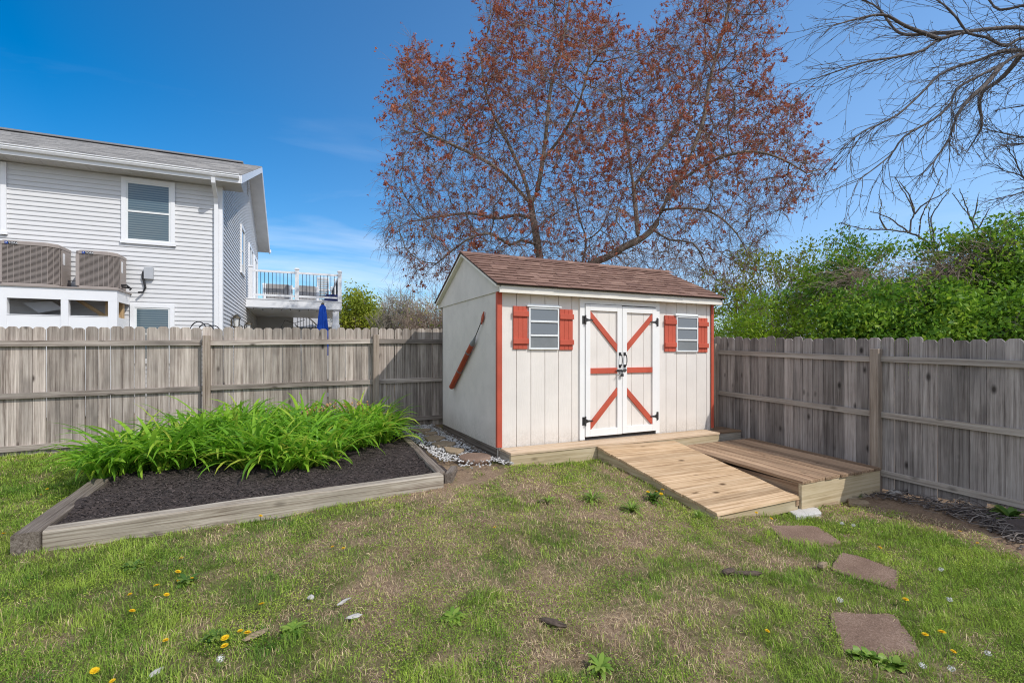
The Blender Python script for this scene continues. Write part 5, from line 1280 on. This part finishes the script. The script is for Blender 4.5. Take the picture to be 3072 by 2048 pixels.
# ---- the bare tree reaching in from beyond the side fence
bare = thing('bare_tree', 'leafless tree with long drooping grey branches reaching in above the side fence', 'tree', (*at(3390, 1000, 9.2)[:2], 0))
limbs = [P_((3390,1280,9.2),(3380,900,9.2),(3350,520,9.1),(3290,250,9.0)),
 P_((3290,250,9.0),(3180,120,8.9),(3072,85,8.8),(2971,87,8.6),(2904,96,8.5),(2820,118,8.4),(2766,152,8.3),(2686,172,8.2),(2601,185,8.1),(2512,214,8.0),(2440,238,7.9)),
 P_((3290,250,9.0),(3170,140,8.6),(3072,114,8.4),(3016,138,8.3),(2958,112,8.3),(2904,100,8.4),(2873,58,8.5),(2829,13,8.6),(2740,-40,8.6)),
 P_((3320,380,9.1),(3180,190,8.5),(3072,154,8.2),(3003,156,8.0),(2936,181,7.9),(2869,201,7.8),(2815,228,7.8),(2784,259,7.7),(2739,304,7.7),(2690,346,7.6),(2632,375,7.6),(2587,397,7.5),(2530,440,7.5)),
 P_((3320,380,9.1),(3190,220,8.2),(3072,165,7.9),(3003,196,7.7),(2930,232,7.6),(2869,268,7.5),(2851,312,7.5),(2802,357,7.4),(2712,411,7.3),(2668,469,7.3),(2574,542,7.2)),
 P_((3003,196,7.7),(2960,250,7.4),(2905,300,7.2),(2870,350,7.1),(2845,420,7.1),(2790,500,7.0)),
 P_((3072,154,8.2),(3010,230,8.5),(2945,280,8.6),(2940,330,8.7),(2945,380,8.7),(2898,460,8.8)),
 P_((3180,120,8.9),(3100,20,9.2),(3000,30,9.5),(2960,-10,9.6),(2900,-80,9.8)),
 P_((2904,96,8.5),(2800,100,8.9),(2700,100,9.2),(2640,30,9.4),(2600,5,9.5),(2540,-10,9.6)),
 P_((2820,118,8.4),(2720,80,8.1),(2650,45,8.0),(2560,60,7.9),(2500,78,7.8)),
 P_((3350,520,9.1),(3200,260,9.0),(3100,230,8.9),(3020,268,8.8)), P_((3350,520,9.1),(3190,310,9.2),(3072,318,9.2),(2980,332,9.2)),
 P_((3350,520,9.1),(3200,420,8.8),(3072,412,8.8),(2945,385,8.7)), P_((3360,600,9.1),(3200,450,8.5),(3072,432,8.5),(2985,442,8.4)),
 P_((3370,700,9.1),(3200,600,9.4),(3072,530,9.4),(3010,512,9.4),(2996,500,9.4)), P_((3370,700,9.1),(3180,560,9.0),(3040,585,9.0),(2968,602,8.9)), P_((3370,700,9.1),(3200,640,8.8),(3090,560,8.7),(3040,470,8.7),(3030,460,8.7)), P_((3375,760,9.1),(3220,700,8.9),(3072,640,8.8),(2985,690,8.8))]
parts = []; tip0 = []
r = np.random.default_rng(23)
for li, path in enumerate(limbs):
    q = np.array(resample(path, .12)); n = len(q); f = np.linspace(0, 1, n)
    r0 = .17 if li == 0 else (.038 if li < 7 else .03 if li < 10 else .018); rd = r0*(1-f)**.8+.006 if li else .17-.06*f
    s = 9 if li == 0 else 6; parts.append(np_tubes(q[None], rd[None], s))
    if li == 0: continue
    t = np.gradient(q, axis=0); t /= np.linalg.norm(t, axis=1, keepdims=True)
    bi = np.repeat(np.arange(int(n*.2), n), 3); bi = bi[r.random(len(bi)) < (.52 if li < 10 else .4)]
    d = t[bi]*1.25+unit(r, len(bi))*.55+np.array([0, 0, -.05]); d /= np.linalg.norm(d, axis=1, keepdims=True)
    L = r.uniform(.4, 1.5, len(bi)) if li < 10 else r.uniform(.2, .6, len(bi))
    tv, tf, TP, td = twigs(q[bi], d, L*(.55 if li in (5, 6) else 1), .0056, 8, .07, 30+li, 4, .24); parts.append((tv, tf))
    for lev, (pp, prob, LL) in enumerate(((3, .9, (.2, .6)), (5, .95, (.15, .5)), (6, .8, (.1, .35)))):
        k = r.random(len(bi)) < prob; dd = (TP[k, pp]-TP[k, pp-1]); dd /= np.linalg.norm(dd, axis=1, keepdims=True); dd = dd*1.1+unit(r, k.sum())*.65; dd /= np.linalg.norm(dd, axis=1, keepdims=True)
        sv, sf, SP, sd_ = twigs(TP[k, pp], dd, r.uniform(*LL, k.sum()), .0042, 5, .05, 60+li*3+lev, 3, .35); parts.append((sv, sf)); tip0.append(SP[:, -1]); tip0.append(SP[:, 2])
V, F = merge(parts); np_mesh('trunk', V, F, M['greybark'], bare)
tp_ = np.concatenate(tip0); bv, bf = leafquads(np.repeat(tp_, 2, 0)+r.normal(size=(len(tp_)*2, 3))*.006, .016, 9, .7); np_mesh('buds', bv, bf, M['greybark'], bare)
# ---- bare sapling above the shrubs
sap = thing('bare_sapling', 'bare upright sapling with thorny thin shoots rising out of the shrubs', 'sapling', (*at(2835, 1000, 8.6)[:2], 0))
sl = [P_((2850,1300,8.7),(2840,1000,8.7),(2825,830,8.6),(2802,751,8.6),(2747,705,8.5),(2661,689,8.4),(2592,687,8.3),(2520,668,8.2)),
 P_((2725,695,8.5),(2660,650,8.4),(2611,635,8.4)), P_((2661,689,8.4),(2640,655,8.4),(2646,605,8.4)), P_((2729,698,8.5),(2733,660,8.5),(2743,640,8.5),(2720,590,8.5),(2684,530,8.5)),
 P_((2757,712,8.5),(2762,660,8.6),(2775,628,8.6),(2800,580,8.7),(2827,521,8.7)), P_((2743,642,8.5),(2775,610,8.4),(2811,591,8.3),(2850,565,8.3)), P_((2802,745,8.6),(2800,700,8.5),(2793,655,8.5),(2820,610,8.4),(2852,566,8.4)),
 P_((2802,751,8.6),(2790,690,8.8),(2785,640,8.8),(2792,620,8.8)), P_((2840,1000,8.7),(2900,780,8.7),(2934,692,8.7),(2900,640,8.7),(2857,580,8.7)), P_((2930,700,8.7),(2911,655,8.8),(2880,570,8.8)), P_((2915,665,8.7),(2928,630,8.7),(2934,591,8.7)), P_((2934,692,8.7),(2950,660,8.6),(2968,625,8.6)),
 P_((2743,642,8.5),(2735,600,8.6),(2700,545,8.6))]
parts = []; r = np.random.default_rng(29); tips = []
for li, path in enumerate(sl):
    q = np.array(resample(path, .06)); n = len(q); rd = (.020 if li == 0 else .015)*np.linspace(1, .4, n); 
    if li == 0: rd = np.linspace(.04, .006, n)
    q = q+r.normal(size=q.shape)*.004; parts.append(np_tubes(q[None], rd[None], 5))
    t = np.gradient(q, axis=0); t /= np.linalg.norm(t, axis=1, keepdims=True); bi = np.arange(n//5 if li else n//2, n); bi = bi[r.random(len(bi)) < .8]
    d = unit(r, len(bi))*.8+np.array([0, 0, .5]); d /= np.linalg.norm(d, axis=1, keepdims=True)
    tv, tf, TP, _ = twigs(q[bi], d, r.uniform(.03, .12, len(bi)), .0045, 3, 0, 90+li); parts.append((tv, tf)); tips.append(TP[:, -1])
V, F = merge(parts); np_mesh('trunk', V, F, M['greybark'], sap)
tp_ = np.concatenate(tips); bv, bf = leafquads(np.repeat(tp_, 2, 0)+r.normal(size=(len(tp_)*2, 3))*.01, .03, 19, .6)
M['leaf_dark'] = leafmat('glossy_dark_leaf', [(0,(.04,.115,.014)),(.35,(.11,.25,.024)),(.7,(.25,.43,.035)),(1,(.44,.56,.06))], .45, .55)
M['leaf_light'] = leafmat('light_green_leaf', [(0,(.17,.33,.024)),(.6,(.33,.52,.035)),(1,(.50,.62,.06))], .5, .6)
M['leaf_olive'] = leafmat('olive_leaf', [(0,(.14,.19,.02)),(.5,(.30,.37,.035)),(1,(.52,.50,.06))], .45, .6)
np_mesh('young_leaves', bv, bf, M['leaf_olive'], sap, {'rv': np.repeat(r.random(len(tp_)*2), 4)})
# ---- shrubs beyond the side fence
def clump_pts(cl, N, r, shell=.55):
    """cl: (u, v, depth, half width px, half height px, half depth m)"""
    vol = np.array([c[3]*c[4] for c in cl], float); ci = r.choice(len(cl), N, p=vol/vol.sum()); out = np.zeros((N, 3)); c = np.array(cl, float)[ci]
    d = unit(r, N)*(shell+(1-shell)*r.random((N, 1)))*np.where(r.random((N, 1)) < .8, 1, r.random((N, 1)))
    # lumpy outline
    lob = .52+.75*vnoise(d[:, 0]*3+ci*7.1, d[:, 2]*3+d[:, 1]*2, 1.5, 44)+.25*vnoise(d[:, 0]*9+ci*3.1, d[:, 2]*9+d[:, 1]*5, 1.2, 45); d = d*lob[:, None]
    C = np.array([at(a[0], a[1], a[2]) for a in cl])[ci]
    sx = c[:, 3]*c[:, 2]/FOC; sz = c[:, 4]*c[:, 2]/FOC
    return C+RT*(d[:, 0]*sx)[:, None]+FW*(d[:, 1]*c[:, 5])[:, None]+UP*(d[:, 2]*sz)[:, None], ci
def shrub(name, label, cl, nleaf, size, mat, nstem, stem_m, seed, aspect=.5, clus=5, cat='shrub', group='shrubs beyond the side fence', stem_r=.006, up=.7, foot=None, shell=.55, reach=1.):
    r = np.random.default_rng(seed); c0 = at(*cl[0][:3]); t = thing(name, label, cat, (c0[0], c0[1], 0), group)
    P, ci = clump_pts(cl, max(1, nleaf//44), r, .8)
    nt_ = r.integers(22, 66, len(P)); Q = np.repeat(P, nt_, 0); Q = Q+r.normal(size=Q.shape)*size*np.repeat(r.uniform(1.1, 2.1, len(P)), nt_)[:, None]*np.array([1, 1, .75])
    V, F = leafquads(Q, size, seed+1, aspect, up); shade = np.clip(np.repeat(r.random(len(P)), nt_)*.6+r.random(len(Q))*.4, 0, 1)
    np_mesh('foliage', V, F, M[mat], t, {'rv': np.repeat(shade, 4)})
    E, _ = clump_pts(cl, nstem, r, .3); zg = 0.
    base = E.copy(); cc = np.array([at(*k[:3]) for k in cl]).mean(0)
    base[:, :2] = cc[:2]+(E[:, :2]-cc[:2])*r.uniform(.15, .6, (nstem, 1)); base[:, 2] = zg
    K = 7; f = np.linspace(0, 1, K)[None, :, None]; PT = base[:, None]*(1-f)+E[:, None]*f; off = r.normal(size=(nstem, 1, 3))*.18; PT = PT+off*np.sin(f*3.14)+r.normal(size=PT.shape)*.035
    PT[:, :, 2] = base[:, None, 2]*(1-f[..., 0]**.7)+E[:, None, 2]*f[..., 0]**.7
    parts = [np_tubes(PT, stem_r*r.uniform(.6, 1.8, (nstem, 1))*np.linspace(1.6, .45, K)[None], 4)]
    ti = np.repeat(PT[:, 4:].reshape(-1, 3), 2, 0); d = unit(r, len(ti))+np.array([0, 0, .3]); d /= np.linalg.norm(d, axis=1, keepdims=True)
    tv, tf, _, _ = twigs(ti, d, r.uniform(.15, .5, len(ti))*reach, .0035, 5, .1, seed+3); parts.append((tv, tf))
    V, F = merge(parts); np_mesh('stems', V, F, M[stem_m], t); return t
shrub('shrub', 'bright green willowy low shrub rising over the side fence next to the shed', [(2290,965,9.6,95,70,.6),(2205,1000,9.8,75,55,.5),(2390,985,9.4,80,60,.5),(2300,1040,9.5,150,50,.5)], 9500, .085, 'leaf_light', 60, 'tanbark', 301, .26, 5, up=.0)
shrub('shrub', 'tall thin brown twigged shrub with sparse leaves behind the bright green one', [(2300,880,11,150,110,.9),(2420,850,10.8,110,100,.8),(2250,800,11.2,70,60,.6),(2370,790,11,55,45,.5),(2200,930,11.2,80,80,.6)], 6500, .08, 'leaf_olive', 190, 'tanbark', 302, .45, 4, stem_r=.007)
shrub('shrub', 'leafy shrub with an upright dark green tip standing over the vine tangle', [(2552,760,9.3,36,60,.35),(2500,830,9.3,75,55,.5),(2640,770,9.2,40,28,.3),(2460,900,9.4,90,70,.6),(2575,870,9.3,70,60,.5),(2520,800,9.3,40,40,.4)], 7500, .08, 'leaf_dark', 90, 'tanbark', 303, .42, 5)
shrub('shrub', 'dense glossy dark green shrub just behind the side fence', [(2700,960,8.0,190,90,.7),(2560,985,8.3,110,75,.6),(2880,960,7.6,170,90,.7),(3030,970,7.3,150,80,.7),(2760,900,8.1,140,55,.6),(2700,1050,8.0,260,70,.5),(2960,1050,7.5,260,70,.5)], 30000, .078, 'leaf_dark', 90, 'greybark', 304, .5, 6)
shrub('shrub', 'light topped leafy shrub mixed with yellowish leaves over the dark one', [(2560,940,8.6,100,45,.4),(2680,900,8.4,90,40,.4),(2800,850,8.5,90,40,.4),(2900,880,8.2,90,50,.5)], 5200, .075, 'leaf_light', 50, 'tanbark', 305, .45, 5)
shrub('shrub', 'tall glossy leaved shrub at the edge of the photo under the bare branches', [(3010,770,8.0,80,80,.6),(2930,740,8.2,40,45,.4),(3060,700,8.0,50,60,.5),(3080,860,7.8,110,110,.7),(2985,870,8.0,90,80,.6),(3060,960,7.8,120,80,.6),(2800,745,8.4,38,38,.3),(2960,810,8.2,60,50,.5)], 15000, .08, 'leaf_dark', 110, 'greybark', 306, .45, 6)
vt = thing('vine_tangle', 'tangle of tan leafless vines draped over the shrubs', 'vine', (*at(2720, 1000, 8.6)[:2], 0))
r = np.random.default_rng(77); cl = [(2700,870,8.4,150,50,.5),(2820,820,8.3,130,50,.5),(2600,900,8.6,90,45,.4),(2900,790,8.2,80,50,.4),(2560,830,8.7,60,40,.4),(2960,760,8.1,60,50,.4)]
A, _ = clump_pts(cl, 1500, r, .2); d = RT*r.uniform(-1, 1, (1500, 1))+FW*r.normal(size=(1500, 1))*.4+UP*r.normal(size=(1500, 1))*.45-UP*.1*0; d /= np.linalg.norm(d, axis=1, keepdims=True)
V, F, _, _ = twigs(A, d, r.uniform(.3, .9, 1500), .0042, 7, .3, 78, 3, .4)
g0 = np.stack([A[:14]*[1, 1, 0], A[:14]*[1, 1, .5]+[.05, .08, 0], A[:14]], 1); V, F = merge([(V, F), np_tubes(g0, np.full((14, 3), .012), 5)]); np_mesh('stems', V, F, M['tanbark'], vt)
# ---- small trees far behind the back fence
shrub('small_tree', 'small yellowish green tree beyond the back fence beside the far chimney', [(1075,930,24,52,52,1.),(1062,905,24,38,30,.8),(1090,960,24,60,40,1.),(1120,950,24,30,30,.6)], 6500, .15, 'leaf_olive', 60, 'tanbark', 311, .5, 4, 'tree', 'trees far behind the back fence', .02, foot=0)
def broom(label, u, v0, z, hw, hh, n, seed, mat, leaf):
    r = np.random.default_rng(seed); b = at(u, v0, z); b[2] = 0; t = thing('leafless_tree', label, 'tree', b, 'trees far behind the back fence')
    sx = hw*z/FOC; top = at(u, v0-hh, z)[2]
    a = r.uniform(0, 6.28, n); rr_ = np.sqrt(r.random(n)); E = np.stack([b[0]+np.cos(a)*rr_*sx, b[1]+np.sin(a)*rr_*sx, top*(1-.42*rr_**2)*r.uniform(.72, 1., n)], -1)
    K = 8; f = np.linspace(0, 1, K)[None, :, None]; B0 = b+np.stack([np.cos(a)*.3, np.sin(a)*.3, 0*a], -1)
    P = B0[:, None]*(1-f)+E[:, None]*f; P[:, :, 2] = E[:, None, 2]*f[..., 0]**.75; P += r.normal(size=P.shape)*.07
    parts = [np_tubes(P, np.linspace(.05, .008, K)[None]*np.ones((n, 1)), 4)]
    ti = np.repeat(P[:, 3:].reshape(-1, 3), 5, 0); d = unit(r, len(ti))*.8+np.array([0, 0, .6]); d /= np.linalg.norm(d, axis=1, keepdims=True)
    tv, tf, TP, _ = twigs(ti, d, r.uniform(.3, .95, len(ti)), .0085, 5, -.05, seed+1); parts.append((tv, tf))
    V, F = merge(parts); np_mesh('trunk', V, F, M[mat], t)
    q = TP[:, -1][r.random(len(TP)) < leaf]; q = np.repeat(q, 2, 0)+r.normal(size=(len(q)*2, 3))*.1; bv, bf = leafquads(q, .10, seed+2); np_mesh('crown', bv, bf, M['leaf_olive'], t, {'rv': np.repeat(r.random(len(q)), 4)})
broom('grey brown leafless bushy tree between the small green tree and the shed', 1205, 1000, 21, 82, 150, 110, 321, 'palebark', .10)
broom('leafless twiggy tree close to the shed gable beyond the back fence', 1300, 1000, 19.5, 95, 125, 110, 322, 'tanbark', .14)
broom('low leafless bush beyond the back fence, right behind its middle', 1140, 1000, 28, 45, 95, 60, 323, 'palebark', .25)
# ------------------------------------------------------------------ sky, sun, camera
SUN = np.array([.60, -1.0, 1.20]); SUN /= np.linalg.norm(SUN)
el = math.asin(SUN[2]); azm = math.atan2(SUN[0], SUN[1])
wd = bpy.data.worlds.new('World'); scene.world = wd; wd.use_nodes = True; nt = wd.node_tree; g = G(nt); bg = nt.nodes['Background']
sky = g.n('ShaderNodeTexSky', sky_type='NISHITA', sun_disc=False); sky.sun_elevation = el; sky.sun_rotation = azm
sky.air_density = 1.0; sky.dust_density = .6; sky.ozone_density = 2.6; sky.altitude = 0
dv = g.n('ShaderNodeTexCoord').outputs['Generated']
sp = g.n('ShaderNodeSeparateXYZ'); g.l(dv, sp.inputs[0])
zc = g.m('ADD', g.m('MAXIMUM', sp.outputs[2], 0.), .12)
cb = g.n('ShaderNodeCombineXYZ'); g.l(g.m('DIVIDE', sp.outputs[0], zc), cb.inputs[0]); g.l(g.m('DIVIDE', sp.outputs[1], zc), cb.inputs[1])
n1 = g.noise(g.map(cb.outputs[0], (.55, 1.25, 1), (3.1, 7.7, 0), (0, 0, .35)), 1., 6, .55, .6)
n2 = g.noise(g.map(cb.outputs[0], (.20, .26, 1), (1.4, 2.2, 0)), 1., 2)
elev = g.mr(sp.outputs[2], .03, .50, 1, 0)
cl_ = g.m('MULTIPLY', g.mr(g.m('ADD', g.m('MULTIPLY', n1, .65), g.m('MULTIPLY', n2, .45)), .56, .80, 0, 1), g.m('POWER', elev, 1.3))
vr = g.n('ShaderNodeVectorMath', operation='DOT_PRODUCT'); g.l(dv, vr.inputs[0]); vr.inputs[1].default_value = tuple(RT)
veil = g.m('MULTIPLY', g.mr(vr.outputs['Value'], -.65, 1.0, 0, .66), g.mr(sp.outputs[2], .0, .75, 1, .35))
hs = g.n('ShaderNodeHueSaturation'); hs.inputs['Saturation'].default_value = 1.5; hs.inputs['Hue'].default_value = .5; g.l(sky.outputs[0], hs.inputs['Color'])
col = g.mix(veil, hs.outputs[0], (4.2, 5.9, 8.7)); col = g.mix(g.m('MULTIPLY', cl_, .85), col, (7.2, 7.5, 8.0))
# broken bright cloud added to the unseen sky behind the camera, to fill shade
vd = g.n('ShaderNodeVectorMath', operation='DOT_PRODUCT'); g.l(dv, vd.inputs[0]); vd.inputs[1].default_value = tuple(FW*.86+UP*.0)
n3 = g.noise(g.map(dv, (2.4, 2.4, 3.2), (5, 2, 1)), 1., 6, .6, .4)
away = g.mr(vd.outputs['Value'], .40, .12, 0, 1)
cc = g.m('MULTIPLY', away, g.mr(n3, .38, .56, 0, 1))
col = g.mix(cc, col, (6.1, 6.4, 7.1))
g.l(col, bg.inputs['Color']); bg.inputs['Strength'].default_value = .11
sl_ = bpy.data.lights.new('sun', 'SUN'); sl_.energy = 2.2; sl_.angle = R_(.53); sl_.color = (1., .955, .89)
so = bpy.data.objects.new('sun', sl_); COL.objects.link(so); so.rotation_euler = Vector(SUN).to_track_quat('Z', 'Y').to_euler(); so.location = (6, -10, 14)
cd = bpy.data.cameras.new('camera'); co_ = bpy.data.objects.new('camera', cd); COL.objects.link(co_); co_.location = tuple(EYE); co_.rotation_euler = (R_(90), 0, -YAW)
cd.sensor_width = 36; cd.lens = FOC/3072*36; cd.shift_y = (HY-1024)/3072; cd.clip_start = .05; cd.clip_end = 2000; scene.camera = co_
vs_ = scene.view_settings; vs_.view_transform = 'Standard'; vs_.look = 'None'; vs_.exposure = .52; vs_.gamma = 1; vs_.use_curve_mapping = False
scene.cycles.filter_width = 1.1; scene.cycles.use_denoising = True; scene.cycles.denoising_prefilter = 'NONE'
scene.cycles.max_bounces = 8; scene.cycles.transparent_max_bounces = 8
